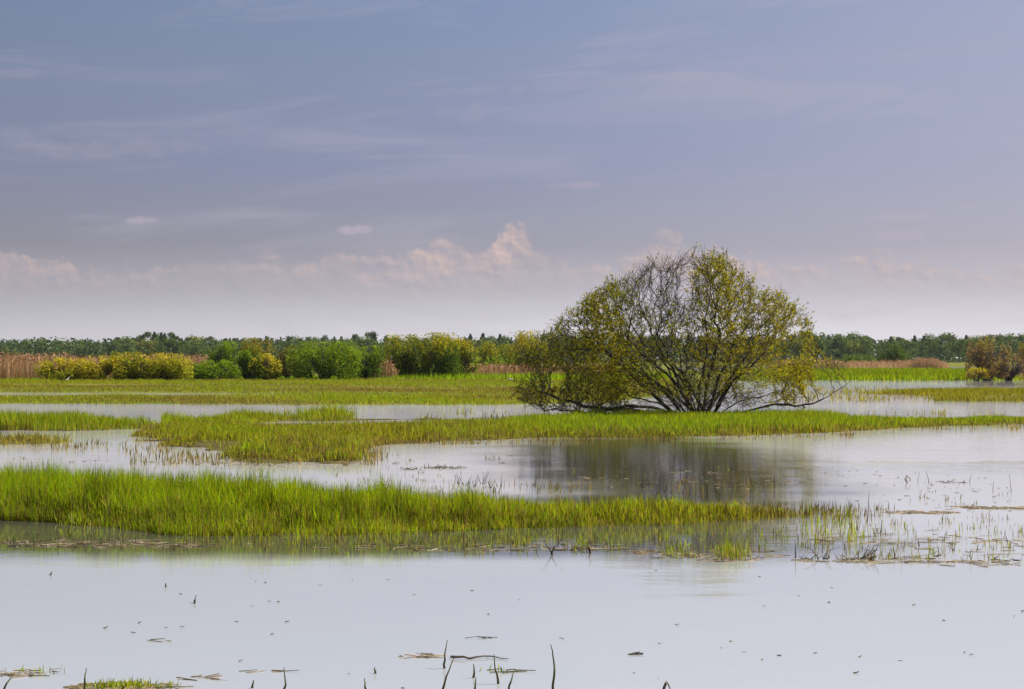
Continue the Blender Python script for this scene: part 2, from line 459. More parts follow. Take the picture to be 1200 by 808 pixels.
def grass(name, label, X, Y, h, wd, tipc, basec, lean=.3, segs=2, midmix=.75):
    n = len(X); z = np.maximum(land_z(land(X, Y), X, Y), -.06)
    P = np.stack([X, Y, z - .01], 1)
    cm = basec * (1 - midmix) + tipc * midmix
    V, Fc, C = blades(P, h, wd, basec, cm, tipc, lean, segs)
    o = mesh_obj(name, V, Fc, M_GRASS, C)
    return tag(o, label, 'grass', kind='stuff')

# the tall fresh strip
n = 165000
X, Y, s, px = scatter(ZONES['near'], n, -600, 965, -.25)
hh = np.interp(px, [-100, 0, 200, 400, 600, 800, 900, 965], [.43, .43, .40, .34, .29, .24, .20, .12])
h = hh * rng.uniform(.35, 1.15, len(X)) ** .8 * (1 + .26 * wav(X, Y, 1.1, 5) + .20 * wav(X, Y, .3, 9)) * np.clip(.62 + s * .5, .5, 1)
tip = np.where((rng.uniform(0, 1, len(X)) < np.interp(px, [0, 500, 800, 960], [.22, .40, .58, .85]))[:, None], pick(G_YELLOW, len(X)), pick(G_FRESH, len(X)))
tip = np.where((rng.uniform(0, 1, len(X)) < np.interp(px, [0, 600, 850, 965], [.04, .08, .18, .75]))[:, None], pick(G_DRY, len(X)), tip)
front = np.clip(1 - s / .8, 0, 1)
tip = np.where((rng.uniform(0, 1, len(X)) < .28 * front)[:, None], pick(G_DRY, len(X)) * 1.15, tip)
bas = np.where((rng.uniform(0, 1, len(X)) < .6)[:, None], pick(G_DRY, len(X)), pick(G_YELLOW, len(X)) * .7)
grass('grass', 'tall fresh green grass strip standing in the flood water', X, Y, h, rng.uniform(.006, .013, len(X)), tip * np.clip(1 + .28 * wav(X, Y, .45, 6), .5, 1.5)[:, None], bas * .8, .26)

# island under the willow
n = 130000
def ip(X, Y):
    px = 600 + F * X / Y
    wet = np.interp(px, [150, 430, 560, 640], [.50, .40, .15, -.6])
    return np.clip(1.1 - 2.2 * np.clip(wav(X, Y, 3.0, 6) * .9 - (.62 - wet), 0, 1), .06, 1)
X, Y, s, px = scatter(ZONES['island'], n, 140, 1420, -.12, ip)
hh = np.interp(px, [150, 200, 420, 520, 620, 700, 900, 1000, 1200, 1500], [.22, .22, .22, .22, .24, .28, .28, .22, .20, .20])
h = hh * rng.uniform(.4, 1.15, len(X)) * (1 + .35 * wav(X, Y, 2.6, 7)) * np.clip(.5 + s * .4, .4, 1)
yel = np.clip(.35 + .35 * wav(X, Y, 4, 8) + .2 * (px < 600) - .45 * np.exp(-((px - 790) / 150) ** 2) * (s > 1.2), 0, 1)
tip = np.where((rng.uniform(0, 1, len(X)) < yel)[:, None], pick(G_YELLOW, len(X)), pick(G_FRESH, len(X)))
fr = np.clip(1 - s / np.interp(px, [150, 600, 700, 1000], [1.6, 1.6, 2.2, .8]), 0, 1)
tip = np.where((rng.uniform(0, 1, len(X)) < .12 + .55 * fr + np.clip(.5 * wav(X, Y, 2.4, 9), 0, .4) * (px < 620))[:, None], pick(G_DRY, len(X)), tip)
bas = np.where((rng.uniform(0, 1, len(X)) < .6)[:, None], pick(G_DRY, len(X)), pick(G_YELLOW, len(X)) * .7)
grass('grass', 'low yellow green grass on the island below the willow', X, Y, h, rng.uniform(.010, .022, len(X)), tip, bas, .35)

# bank and bar
X, Y, s, px = scatter(ZONES['bank'], 34000, -600, 205, -.3)
h = .40 * rng.uniform(.5, 1.1, len(X)) * (1 + .3 * wav(X, Y, 2.0, 2)) * np.interp(px, [0, 205], [1.05, .8])
tip = np.where((rng.uniform(0, 1, len(X)) < .35)[:, None], pick(G_YELLOW, len(X)), pick(G_FRESH, len(X)) * .9)
grass('grass', 'bright green sedge bank bordering the open channel', X, Y, h, rng.uniform(.012, .022, len(X)), tip, pick(G_DRY, len(X)), .25)
X, Y, s, px = scatter(ZONES['bar'], 7000, 190, 505, -.4, lambda X, Y: np.clip(.55 + 1.1 * wav(X, Y, 3.2, 3), 0, 1))
h = .30 * rng.uniform(.4, 1.2, len(X)) * (1 + .5 * wav(X, Y, 2.1, 4))
grass('grass', 'broken line of green sedge tufts along the channel edge', X, Y, np.abs(h), rng.uniform(.012, .022, len(X)), pick(G_FRESH + G_YELLOW, len(X)), pick(G_DRY, len(X)), .3)
X, Y, s, px = scatter(ZONES['islet'], 8000, -600, 85, -.4, lambda X, Y: np.clip(.6 + .9 * wav(X, Y, 1.5, 3), .05, 1))
grass('grass', 'small sparse grass islet below the sedge bank', X, Y, .2 * rng.uniform(.4, 1.2, len(X)), rng.uniform(.010, .02, len(X)), pick(G_YELLOW + G_DRY, len(X)), pick(G_DRY, len(X)), .35)

# meadow
n = 210000
MEAD = [(-1200, 472, 446), (0, 473, 446), (400, 475, 445), (560, 474.5, 444), (700, 473, 444)] + [(790, 462, 444)]
def mp_(X, Y): return np.clip(.62 + .55 * wav(X, Y, 9, 5) + .25 * (Y > 130) + .5 * (Y < 84), .12, 1)
X, Y, s, px = scatter(MEAD, n, -480, 790, -.6, mp_)
h = rng.uniform(.07, .17, len(X)) * (1 + .45 * wav(X, Y, 5, 6))
yel = np.clip(.62 + .4 * wav(X, Y, 14, 7), .1, .95)
tip = np.where((rng.uniform(0, 1, len(X)) < yel)[:, None], pick(G_YELLOW, len(X)), pick(G_FRESH, len(X))) * .95
brown = np.clip(.16 + .6 * wav(X, Y * 2.2, 16, 8) + .45 * np.exp(-((Y - 103) / 12) ** 2), .05, .8)
tip = np.where((rng.uniform(0, 1, len(X)) < brown)[:, None], pick(G_DRY, len(X)), tip)
grass('grass', 'wide low green meadow with brown damp patches before the bushes', X, Y, np.abs(h), rng.uniform(.02, .045, len(X)), tip, tip * .7 + .3 * pick(G_DRY, len(X)), .4, 1)
# brighter rim at the foot of the bushes
X, Y, s, px = scatter([(-500, 446.5, 443), (0, 446.5, 443), (430, 446, 442), (640, 446, 441), (800, 445, 441)], 26000, -480, 790, -.6, lambda X, Y: np.clip(.7 + .4 * wav(X, Y, 8, 2), .2, 1))
tip = pick(G_FRESH, len(X)) * 1.05
grass('grass', 'fresh bright green rim of grass at the foot of the bushes', X, Y, np.interp(px, [0, 430, 480, 640], [.22, .25, .5, .55]) * rng.uniform(.5, 1.2, len(X)), rng.uniform(.04, .08, len(X)), tip, tip * .8, .4, 1)
# east bank
X, Y, s, px = scatter(ZONES['east'], 70000, 860, 1420, -.8)
tip = np.where((rng.uniform(0, 1, len(X)) < .25)[:, None], pick(G_YELLOW, len(X)), pick(G_FRESH, len(X)) * .78) * np.clip(.95 + .25 * wav(X, Y * .5, 6, 5), .6, 1.2)[:, None]
grass('grass', 'bright green grass bank across the far channel', X, Y, rng.uniform(.2, .5, len(X)) * (1 + .3 * wav(X, Y, 12, 1)), rng.uniform(.06, .12, len(X)), tip, tip * .85, .35, 1)
X, Y, s, px = scatter(ZONES['spit'], 20000, 985, 1420, -.3, lambda X, Y: np.clip(.75 + .5 * wav(X, Y, 5, 2), .1, 1))
grass('grass', 'olive grass spit in the far channel', X, Y, rng.uniform(.10, .24, len(X)), rng.uniform(.03, .06, len(X)), pick(G_YELLOW, len(X)) * .85, pick(G_DRY, len(X)), .35, 1)
X, Y, s, px = scatter(ZONES['sand'], 6000, 1095, 1420, -.3, lambda X, Y: np.clip(.3 + .8 * wav(X, Y, 4, 4), .05, 1))
grass('grass', 'thin olive grass line in the far channel', X, Y, rng.uniform(.12, .28, len(X)), rng.uniform(.03, .05, len(X)), pick(G_YELLOW, len(X)) * .85, pick(G_DRY, len(X)), .35, 1)

# emergent sparse stems standing in open water
def sparse(name, label, spec, pal, wd=(.006, .012), lean=.3):
    parts = []
    for (x0, x1, yf, yb, n, h0, h1) in spec:
        px = rng.uniform(x0, x1, n); cl = rng.integers(0, max(1, n // 7), n); cx = rng.uniform(x0, x1, n // 7 + 1); cy = rng.uniform(yb, yf, n // 7 + 1)
        py = rng.uniform(yb, yf, n); c = rng.uniform(0, 1, n) < .75
        px = np.where(c, cx[cl] + rng.normal(0, 4.5, n), px); py = np.where(c, cy[cl] + rng.normal(0, .5, n), py)
        d = F * EYE / (py - YH); P = np.stack([(px - 600) / F * d, d, np.full(n, -.02)], 1)
        t = pick(pal, n)
        parts.append(blades(P, rng.uniform(h0, h1, n), rng.uniform(*wd, n) * d / 22, pick(G_DRY, n), t, t, lean))
    V, Fc, C = merge(parts)
    return tag(mesh_obj(name, V, Fc, M_GRASS, C), label, 'grass', kind='stuff')

sparse('sedge', 'sparse thin green sedge standing in water before the tall grass strip',
       [(40, 200, 632, 616, 50, .04, .16), (200, 620, 640, 628, 520, .04, .17), (300, 700, 652, 636, 200, .03, .10), (600, 940, 646, 617, 560, .03, .14), (840, 880, 658, 648, 160, .06, .2),
        (940, 1010, 640, 604, 260, .05, .22), (1000, 1200, 662, 615, 260, .03, .14), (780, 850, 655, 640, 150, .03, .12)], G_YELLOW + G_FRESH + G_DRY[:2])
sparse('sedge', 'sparse sedge in the calm pool behind the tall grass strip',
       [(150, 440, 546, 532, 700, .08, .2), (60, 200, 532, 520, 220, .06, .2), (400, 450, 545, 520, 260, .08, .25), (430, 560, 522, 516, 200, .06, .16), (0, 80, 524, 512, 140, .06, .2),
        (440, 700, 521, 514, 420, .05, .18), (700, 1000, 516, 508, 420, .05, .18), (1000, 1200, 505, 498, 260, .05, .2), (640, 900, 572, 548, 70, .03, .10), (780, 905, 580, 568, 60, .06, .2), (520, 700, 580, 566, 120, .05, .16)], [(.16, .17, .02), (.12, .14, .02)] + G_DRY)
sparse('sedge', 'sparse olive sedge in the far channel beside the willow',
       [(940, 1090, 464, 456, 500, .12, .34), (920, 1100, 471, 466, 350, .1, .3), (500, 640, 492, 484, 120, .1, .35), (960, 1200, 489, 486, 160, .1, .3)], G_YELLOW + G_DRY, (.005, .009))
sparse('reed_stubble', 'brown dead reed stubble in the water around the tall grass strip',
       [(880, 1000, 608, 598, 520, .05, .20), (1000, 1045, 606, 596, 90, .04, .14), (0, 900, 645, 628, 520, .03, .11), (0, 600, 574, 534, 420, .03, .10), (950, 1200, 658, 604, 380, .03, .12), (930, 1200, 600, 575, 60, .03, .1)], [(.12, .09, .035), (.16, .12, .05), (.09, .07, .03), (.2, .19, .03)], (.005, .011), .18)


# ------------------------------------------------------------------ the willow
BX, BY = ground_at(820, 490)
S = F / BY            # photo pixels per metre there
def wl(px, py, dep): return np.array([(px - 820) / S, dep, (490 - py) / S])

def grow_willow():
    stems = [
        [(805, 489, 0), (790, 455, -.4), (768, 400, -.6), (752, 335, -.3)],
        [(812, 489, .2), (803, 440, .3), (795, 380, .4), (786, 312, .2)],
        [(822, 490, -.2), (828, 440, -.3), (838, 380, -.4), (832, 312, -.2)],
        [(828, 490, .1), (845, 440, .4), (862, 390, .7), (876, 345, .8)],
        [(832, 490, 0), (858, 445, -.5), (893, 410, -.9), (928, 378, -1)],
        [(836, 489, .1), (855, 478, .2), (880, 463, .1), (905, 455, -.2), (930, 430, -.4)],
        [(838, 490, -.3), (870, 481, -.6), (900, 473, -.8), (940, 472, -1), (965, 465, -1.1), (982, 453, -1.1)],
        [(803, 488, 0), (775, 472, -.2), (745, 466, -.5), (705, 453, -.8), (660, 425, -.9)],
        [(800, 489, -.2), (770, 478, -.6), (735, 474, -.9), (690, 483, -1.2), (640, 478, -1.4)],
        [(806, 489, .3), (770, 450, .8), (722, 408, 1.2), (694, 362, 1.3)],
        [(815, 489, .5), (800, 450, 1.2), (780, 400, 1.9), (762, 350, 2.2)],
        [(815, 490, -.5), (815, 450, -1.2), (820, 390, -1.8), (812, 335, -2)],
        [(798, 489, .2), (740, 481, .6), (680, 474, .9), (632, 458, 1)],
        [(795, 489, -.4), (745, 444, -1.2), (700, 400, -1.6), (675, 370, -1.7)],
        [(826, 490, .5), (850, 450, 1.3), (872, 405, 1.8), (890, 360, 2)],
        [(830, 490, -.5), (848, 455, -1.3), (880, 420, -2), (905, 385, -2.2)],
        [(808, 488, -.1), (760, 476, .2), (715, 481, .2), (665, 484, .1)],
    ]
    for q in range(24):
        bx_, tx_, ty_, dp_ = rng.uniform(802, 838), rng.uniform(715, 915), rng.uniform(385, 455), rng.uniform(-1.8, 1.8)
        stems.append([(bx_, 489, rng.uniform(-.35, .35)), (bx_ * .62 + tx_ * .38, 489 - (489 - ty_) * .5, dp_ * .4), (tx_, ty_, dp_), (tx_ * 1.3 - bx_ * .3, ty_ - 25, dp_)])
    N, PAR, ROOT = [], [], []
    for si, st in enumerate(stems):
        pts = [wl(*p) for p in st]; prev = -1
        if st[-1][1] < 440: pts = pts[:-1]; pts[-1] = pts[-2] + (pts[-1] - pts[-2]) * rng.uniform(.45, 1.0)
        pts[0][2] = -.05
        path = [pts[0]]
        for a, b in zip(pts[:-1], pts[1:]):
            k = max(2, int(np.linalg.norm(b - a) / .13))
            for q in range(1, k + 1): path.append(a + (b - a) * q / k)
        path = np.array(path)
        sm = path.copy()
        for _ in range(6): sm[1:-1] = (sm[:-2] + sm[1:-1] * 2 + sm[2:]) / 4
        wob = np.cumsum(rng.normal(0, .03, sm.shape), 0) * np.linspace(0, 1, len(sm))[:, None]
        sm = sm + wob
        for p in sm:
            N.append(p); PAR.append(prev); ROOT.append(si); prev = len(N) - 1
    top = np.array([(606, 430), (625, 398), (645, 386), (680, 356), (700, 340), (722, 330), (740, 326), (760, 308), (800, 298), (835, 298), (865, 320), (890, 335), (915, 346), (938, 366), (952, 388)], float)
    bot = np.array([(606, 470), (640, 484), (700, 485), (760, 482), (800, 478), (850, 478), (890, 480), (925, 480), (952, 440)], float)
    n = 30000
    px = rng.uniform(606, 952, n); tp = np.interp(px, top[:, 0], top[:, 1]); bt = np.interp(px, bot[:, 0], bot[:, 1])
    py = rng.uniform(tp, bt)
    r = np.clip((px - 780) / 175, -1, 1)
    hz = np.clip((py - tp) / np.maximum(bt - tp, 1), 0, 1)
    D = 3.3 * np.sqrt(np.clip(1 - r * r, 0, 1)) * (.35 + .65 * np.sqrt(hz)) + .3
    dep = rng.uniform(-1, 1, n) * D
    # leave holes between the limbs so sky shows through
    keep = (wav(px, py, 42, 3) + .5 * wav(px + 40 * dep, py, 30, 5)) > -.42
    att = np.stack([(px - 820) / S, dep, (490 - py) / S], 1)[keep][:8000]
    N = list(map(np.asarray, N)); arr = np.array(N)
    near = np.full(len(att), 1e9); ni = np.zeros(len(att), int); alive = np.ones(len(att), bool)
    def upd(lo):
        new = arr[lo:]
        for c in range(0, len(new), 400):
            ch = new[c:c + 400]
            ai = np.nonzero(alive)[0]
            if len(ai) == 0: return
            d = np.linalg.norm(att[ai][:, None] - ch[None], axis=2); j = d.argmin(1); dm = d[np.arange(len(j)), j]
            m = dm < near[ai]; near[ai[m]] = dm[m]; ni[ai[m]] = lo + c + j[m]
    upd(0)
    STEP, KILL, INF = .11, .17, 2.2
    for it in range(140):
        ai = np.nonzero(alive & (near < INF))[0]
        if len(ai) < 12: break
        tgt = ni[ai]; dirs = att[ai] - arr[tgt]; dirs /= np.linalg.norm(dirs, axis=1)[:, None] + 1e-9
        acc = np.zeros((len(arr), 3)); np.add.at(acc, tgt, dirs)
        src = np.unique(tgt)
        v = acc[src]; v /= np.linalg.norm(v, axis=1)[:, None] + 1e-9
        v += rng.normal(0, .42, v.shape)
        # keep some of the parent's heading
        for q, sidx in enumerate(src):
            p = PAR[sidx]
            if p >= 0:
                hd = arr[sidx] - arr[p]; v[q] += .5 * hd / (np.linalg.norm(hd) + 1e-9)
        v /= np.linalg.norm(v, axis=1)[:, None] + 1e-9
        lo = len(arr); new = arr[src] + v * STEP
        arr = np.concatenate([arr, new]); PAR += list(src); ROOT += [ROOT[q] for q in src]
        upd(lo)
        alive &= near > KILL
        if len(arr) > 21000: break
    PAR = np.array(PAR); ROOT = np.array(ROOT); n = len(arr)
    kids = np.bincount(PAR[PAR >= 0], minlength=n)
    E = 2.0; area = np.where(kids == 0, .0040 ** E, 0.0)
    for q in range(n - 1, -1, -1):
        if PAR[q] >= 0: area[PAR[q]] += area[q]
    rad = np.maximum(area ** (1 / E), .0052)
    return arr, PAR, ROOT, rad, kids

arr, PAR, ROOT, rad, kids = grow_willow()
willow = thing('willow_tree', (BX, BY, 0), 'large sprawling many-stemmed willow with sparse yellow green leaves on the grass island', 'tree')
seg = np.nonzero(PAR >= 0)[0]
thick = rad[seg] > .016
for r_ in range(ROOT.max() + 1):
    q = seg[(ROOT[seg] == r_) & thick]
    if len(q) == 0: continue
    pr = np.minimum(rad[PAR[q]], rad[q] * 1.25)
    ext = (arr[q] - arr[PAR[q]]) * .12
    V, Fc = tubes(arr[PAR[q]] - ext * .5, arr[q] + ext, pr, rad[q], 7)
    mesh_obj('limb', V, Fc, M_BARK, parent=willow, smooth=True)
q = seg[~thick]
V1, F1 = tubes(arr[PAR[q]], arr[q], np.minimum(rad[PAR[q]], rad[q] * 1.15), rad[q], 3)
# fine outer twigs
tq = np.nonzero((rad < .0125) & (PAR >= 0))[0]
tq = np.concatenate([tq, tq[rng.uniform(0, 1, len(tq)) < .55]])
hd = arr[tq] - arr[PAR[tq]]; hd /= np.linalg.norm(hd, axis=1)[:, None] + 1e-9
td = hd + rng.normal(0, .55, hd.shape) + np.array([0, 0, .38]); td /= np.linalg.norm(td, axis=1)[:, None]
tl = rng.uniform(.10, .34, len(tq))
ptop = np.interp(600 + 220 + arr[tq][:, 0] * S, [606, 720, 740, 810, 850, 952], [1, 1.1, 1.5, 1.5, 1.2, 1.1])
tl *= ptop
te = arr[tq] + td * tl[:, None]
V2, F2 = tubes(arr[tq], te, np.full(len(tq), .0052), np.full(len(tq), .0026), 3)
V, Fc, _ = merge([(V1, F1, np.zeros((len(V1), 3))), (V2, F2, np.zeros((len(V2), 3)))])
tw = mesh_obj('twigs', V, Fc, M_TWIG, parent=willow, smooth=True); tw['kind'] = 'stuff'
# leaves along the twigs and thin branches
per = 9
base_p = np.repeat(arr[tq], per, 0); end_p = np.repeat(te, per, 0)
tt = rng.uniform(.0, 1.1, len(base_p))[:, None]
LP = base_p + (end_p - base_p) * tt + rng.normal(0, .022, base_p.shape)
lpx = 820 + LP[:, 0] * S; lpy = 490 - LP[:, 2] * S
p = .43 + .74 * wav(np.repeat(arr[tq][:, 0], per) + 30, np.repeat(arr[tq][:, 2], per) * 1.0 + np.repeat(arr[tq][:, 1], per) * .6, 1.4, 4)
p += np.interp(lpx, [606, 720, 800, 870, 950], [.12, .1, .05, .22, .15])
bare = np.exp(-(((lpx - 772 + 25 * wav(LP[:, 2], LP[:, 1], 1.3, 2)) / 42) ** 2 + ((lpy - 310) / 40) ** 2)); p -= .85 * bare
p -= .9 * np.clip((lpy - 458) / 18, 0, 1) * np.interp(lpx, [606, 660, 720], [.35, .5, 1])
p += .2 * np.exp(-(((lpx - 660) / 45) ** 2 + ((lpy - 440) / 40) ** 2)) + .3 * np.exp(-(((lpx - 895) / 40) ** 2 + ((lpy - 420) / 40) ** 2))
p -= .5 * np.clip((lpx - 935) / 20, 0, 1)
p -= .45 * np.exp(-(((lpx - 815) / 45) ** 2 + ((lpy - 455) / 40) ** 2))
k = (np.repeat(rng.uniform(0, 1, len(tq)), per) < np.clip(p, .03, .97)) & (rng.uniform(0, 1, len(LP)) < .9)
LP = LP[k]; lpx = lpx[k]; lpy = lpy[k]
ye = np.clip(.55 + .45 * wav(LP[:, 0] + 7, LP[:, 2] * 1.3 + LP[:, 1], 1.7, 6) + np.interp(lpx, [606, 700, 780, 880, 950], [-.2, .0, -.1, .25, .3]), 0, 1)
cl = np.where((rng.uniform(0, 1, len(LP)) < ye)[:, None], pick([(.36, .325, .014), (.30, .29, .012), (.43, .36, .025)], len(LP)), pick([(.16, .185, .010), (.19, .205, .014), (.12, .135, .012), (.21, .185, .022)], len(LP)))
V, Fc, C = leaves(LP, rng.uniform(.05, .095, len(LP)), rng.uniform(.022, .040, len(LP)), cl)
fo = mesh_obj('foliage', V, Fc, M_LEAF, C, parent=willow); fo['kind'] = 'stuff'
print('willow nodes', len(arr), 'leaves', len(LP), 'limb max radius', rad.max())


# ------------------------------------------------------------------ bushes across the meadow
def bush(name, label, pxc, wpx, top_py, base_py, pal_top, pal_low, n=5000, lobes=9, group=None, sparse_=0.0, stemcol=None, leaf=.17, dist=None, cat='bush', nst=12, vase=1.0):
    d = dist or F * EYE / (base_py - YH)
    sc = F / d; X0 = (pxc - 600) / sc; z0 = .05 if dist is None else .08
    Wd = wpx / sc / 2; H = EYE + (YH - top_py) / sc
    n = int(n * 1.7)
    t = thing(name, (X0, d, z0), label, cat, group)
    # lobes arranged as a dome
    C = []; Rr = []
    for q in range(lobes):
        a = rng.uniform(0, 6.283); rr = math.sqrt(rng.uniform(0, 1)) * .62
        zc = H * rng.uniform(.22, .70) * (1 - .45 * rr * rr)
        C.append((math.cos(a) * rr * Wd, math.sin(a) * rr * Wd * .9, zc)); Rr.append((Wd * rng.uniform(.30, .46), H * rng.uniform(.24, .36)))
    C.append((0, 0, H * .60)); Rr.append((Wd * .5, H * .40))
    C.append((-Wd * .5, -Wd * .2, H * .36)); Rr.append((Wd * .48, H * .36)); C.append((Wd * .5, -Wd * .2, H * .36)); Rr.append((Wd * .48, H * .36))
    for q in range(4): C.append((rng.uniform(-.7, .7) * Wd, rng.uniform(-.6, .3) * Wd, H * .17)); Rr.append((Wd * .32, H * .20))
    C = np.array(C); Rr = np.array(Rr)
    li = rng.integers(0, len(C), n)
    dr = rng.normal(size=(n, 3)); dr /= np.linalg.norm(dr, axis=1)[:, None]
    rad_ = rng.uniform(.25, 1.0, n) ** .5
    P = C[li] + dr * rad_[:, None] * np.stack([Rr[li, 0], Rr[li, 0], Rr[li, 1]], 1) * rng.uniform(.92, 1.1, (n, 1))
    # spiky outer shoots
    up = rng.uniform(0, 1, n) < .2
    P[:, 2] *= 1 + .13 * wav(P[:, 0] + X0, P[:, 1], 1.5, 2) + .06 * wav(P[:, 0] * 1.3 + X0, P[:, 1], .5, 5)
    P[up] += np.array([0, 0, 1.0]) * rng.uniform(0, .13 * H, (up.sum(), 1)) + dr[up] * .1
    P[:, 2] *= H / np.quantile(P[:, 2], .985); P[:, 0] *= Wd * 1.06 / np.quantile(np.abs(P[:, 0]), .985)
    hz = P[:, 2] / H
    gap = wav(P[:, 0] + X0, P[:, 2] * 1.2 + P[:, 1] * .7, 1.1, 3) > -.62 + sparse_
    k = (P[:, 2] > .12) & gap & (P[:, 2] < H * 1.03) & (np.abs(P[:, 0]) < Wd * (vase + (1.08 - vase) * np.clip(hz * 3, 0, 1)))
    P = P[k]; hz = hz[k]; dr = dr[k]; n = len(P)
    mixu = np.clip((hz - .35) * 1.6 + .45 * wav(P[:, 0] * 1.3 + X0, P[:, 2] * 1.3 + P[:, 1], 1.6, 7), 0, 1)  # sunlit tops and shaded feet painted into the leaf colours by height
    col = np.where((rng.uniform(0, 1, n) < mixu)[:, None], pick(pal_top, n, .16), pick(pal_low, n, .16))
    V, Fc, Cc = leaves(P, rng.uniform(.6, 1.3, n) * leaf, rng.uniform(.6, 1.3, n) * leaf * .6, col, dr, .45)
    cr = mesh_obj('crown', V, Fc, M_LEAF, Cc, parent=t); cr['kind'] = 'stuff'
    # stems
    A, B, ra, rb = [], [], [], []
    for q in range(nst):
        a = rng.uniform(0, 6.283); b0 = np.array([math.cos(a) * .25 * Wd * .5, math.sin(a) * .2, -.1])
        tgt = C[rng.integers(0, len(C))] + rng.normal(0, .15, 3); tgt[2] = max(tgt[2], H * .4)
        pts = [b0 + (tgt - b0) * s_ + np.array([0, 0, math.sin(s_ * 3.14) * .12 * H * rng.uniform(-.4, 1)]) + rng.normal(0, .05, 3) * s_ for s_ in np.linspace(0, 1.15, 6)]
        for s_ in range(5):
            A.append(pts[s_]); B.append(pts[s_ + 1]); ra.append(.055 * (1 - s_ / 6.5)); rb.append(.055 * (1 - (s_ + 1) / 6.5))
        for s_ in range(2, 6):
            for _ in range(3):
                A.append(pts[s_]); B.append(pts[s_] + rng.normal(0, .22, 3) * Wd * .6 + np.array([0, 0, .25 * H * rng.uniform(.2, 1)])); ra.append(.02); rb.append(.006)
    V, Fc = tubes(np.array(A), np.array(B), np.array(ra), np.array(rb), 4)
    mesh_obj('stems', V, Fc, stemcol or M_STEM, parent=t, smooth=True)['kind'] = 'stuff'
    return t

YEL = [(0.498, 0.406, 0.028), (0.433, 0.393, 0.026), (0.551, 0.433, 0.052)]
OLI = [(0.288, 0.315, 0.021), (0.236, 0.275, 0.018), (0.341, 0.327, 0.026)]
GRN = [(0.184, 0.288, 0.016), (0.217, 0.321, 0.019), (0.145, 0.236, 0.015)]
DGR = [(0.085, 0.138, 0.019), (0.112, 0.164, 0.021), (0.072, 0.112, 0.018)]
BRN = [(.29, .19, .10), (.24, .16, .09), (.33, .24, .11)]
bush('willow_bush', 'low golden bush beside the brown reed bed', 74, 58, 421, 447, YEL, OLI, 3600)
bush('willow_bush', 'low mustard bush in the middle of the reed bed front', 118, 56, 418, 447, YEL, OLI + YEL, 3400)
bush('willow_bush', 'rounded yellow green bush joining the mustard bush', 157, 52, 414, 447, OLI + YEL[:1], OLI, 3400)
bush('willow_bush', 'golden topped bush at the end of the yellow bush row', 197, 58, 415, 447, YEL, OLI, 3600)
bush('willow_bush', 'low plain green bush between the golden bushes', 250, 62, 423, 446.5, GRN, DGR + GRN, 4200)
bush('willow_bush', 'tall dark green bush rising behind the low green bush', 258, 46, 402, 443.5, GRN, DGR, 3800, dist=185)
bush('willow_bush', 'mid green bush with dark foot beside a golden ball bush', 288, 44, 412, 446, GRN, DGR, 3600)
bush('willow_bush', 'round golden ball bush with dark foot', 312, 36, 416, 446.2, YEL, DGR + OLI, 3200)
bush('willow_bush', 'golden orange tree bush standing above the other bushes', 304, 42, 398, 443, [(.27, .22, .03), (.24, .18, .03)], OLI, 3400, dist=190)
bush('willow_bush', 'slim brownish bush with bare twigs beside the broad green dome', 337, 34, 408, 445.5, [(.2, .17, .04), (.13, .10, .04)], BRN + DGR, 2200, sparse_=.25)
bush('willow_bush', 'broad bright green domed bush with dark foot', 381, 84, 402, 446, GRN + OLI[:1], DGR + GRN, 7500, 12)
bush('willow_bush', 'green bush leaning out of the broad green dome', 429, 44, 407, 445.5, GRN + OLI[:1], DGR, 4000)
bush('willow_bush', 'dark footed willow bush with sunlit yellow top beside the pinkish reeds', 478, 52, 394, 444.5, OLI + YEL[:1], DGR + OLI[:1], 5200)
bush('willow_bush', 'tallest domed willow bush with yellow crown and dark trunks', 508, 58, 392, 444.5, OLI + YEL[:1], DGR, 5800)
bush('willow_bush', 'willow bush with bright yellow flank on the end of the dome group', 538, 44, 398, 444, YEL + OLI[:1], DGR + OLI[:1], 4400)
bush('willow_bush', 'small olive bush behind the pinkish reeds', 572, 34, 402, 436, OLI + YEL[:1], OLI, 2600, dist=215)
bush('willow_bush', 'dull green bush further back beside the olive bush', 592, 30, 404, 436, OLI, DGR, 2200, dist=225)
bush('willow_bush', 'airy golden tree bush half hidden behind the large willow', 622, 52, 390, 443, YEL + OLI[:1], OLI, 4200, dist=172, sparse_=.2)
bush('willow_bush', 'smooth rounded green bush at the forest edge behind the reeds', 1006, 40, 416, 432, [(.10, .16, .04)], DGR + GRN, 2600, dist=330, leaf=.32)
bush('willow_bush', 'tall rounded dark green bush at the forest edge', 1048, 36, 404, 430, [(.085, .13, .035)], DGR, 2600, dist=345, leaf=.32)
bush('willow_bush', 'wild brown twiggy bush with golden patches on the far bank', 1158, 50, 396, 446, [(.36, .27, .05), (.28, .22, .06), (.22, .15, .07)], BRN, 2600, sparse_=.5, nst=46, stemcol=M_TWIG)
bush('willow_bush', 'low brown twiggy bush with golden leaves at the water edge', 1182, 40, 416, 446.5, [(.24, .19, .04), (.15, .10, .045)], BRN, 1700, sparse_=.45, nst=36, stemcol=M_TWIG)
bush('willow_bush', 'small golden bush at the foot of the brown twiggy bush', 1145, 26, 432, 446.5, YEL, YEL + BRN, 1000, nst=6, leaf=.15)
bush('willow_bush', 'brown twiggy bush with pale green leaves beyond the far bank', 1212, 44, 404, 445.5, OLI + BRN[:1], BRN, 2200, sparse_=.25, nst=24)


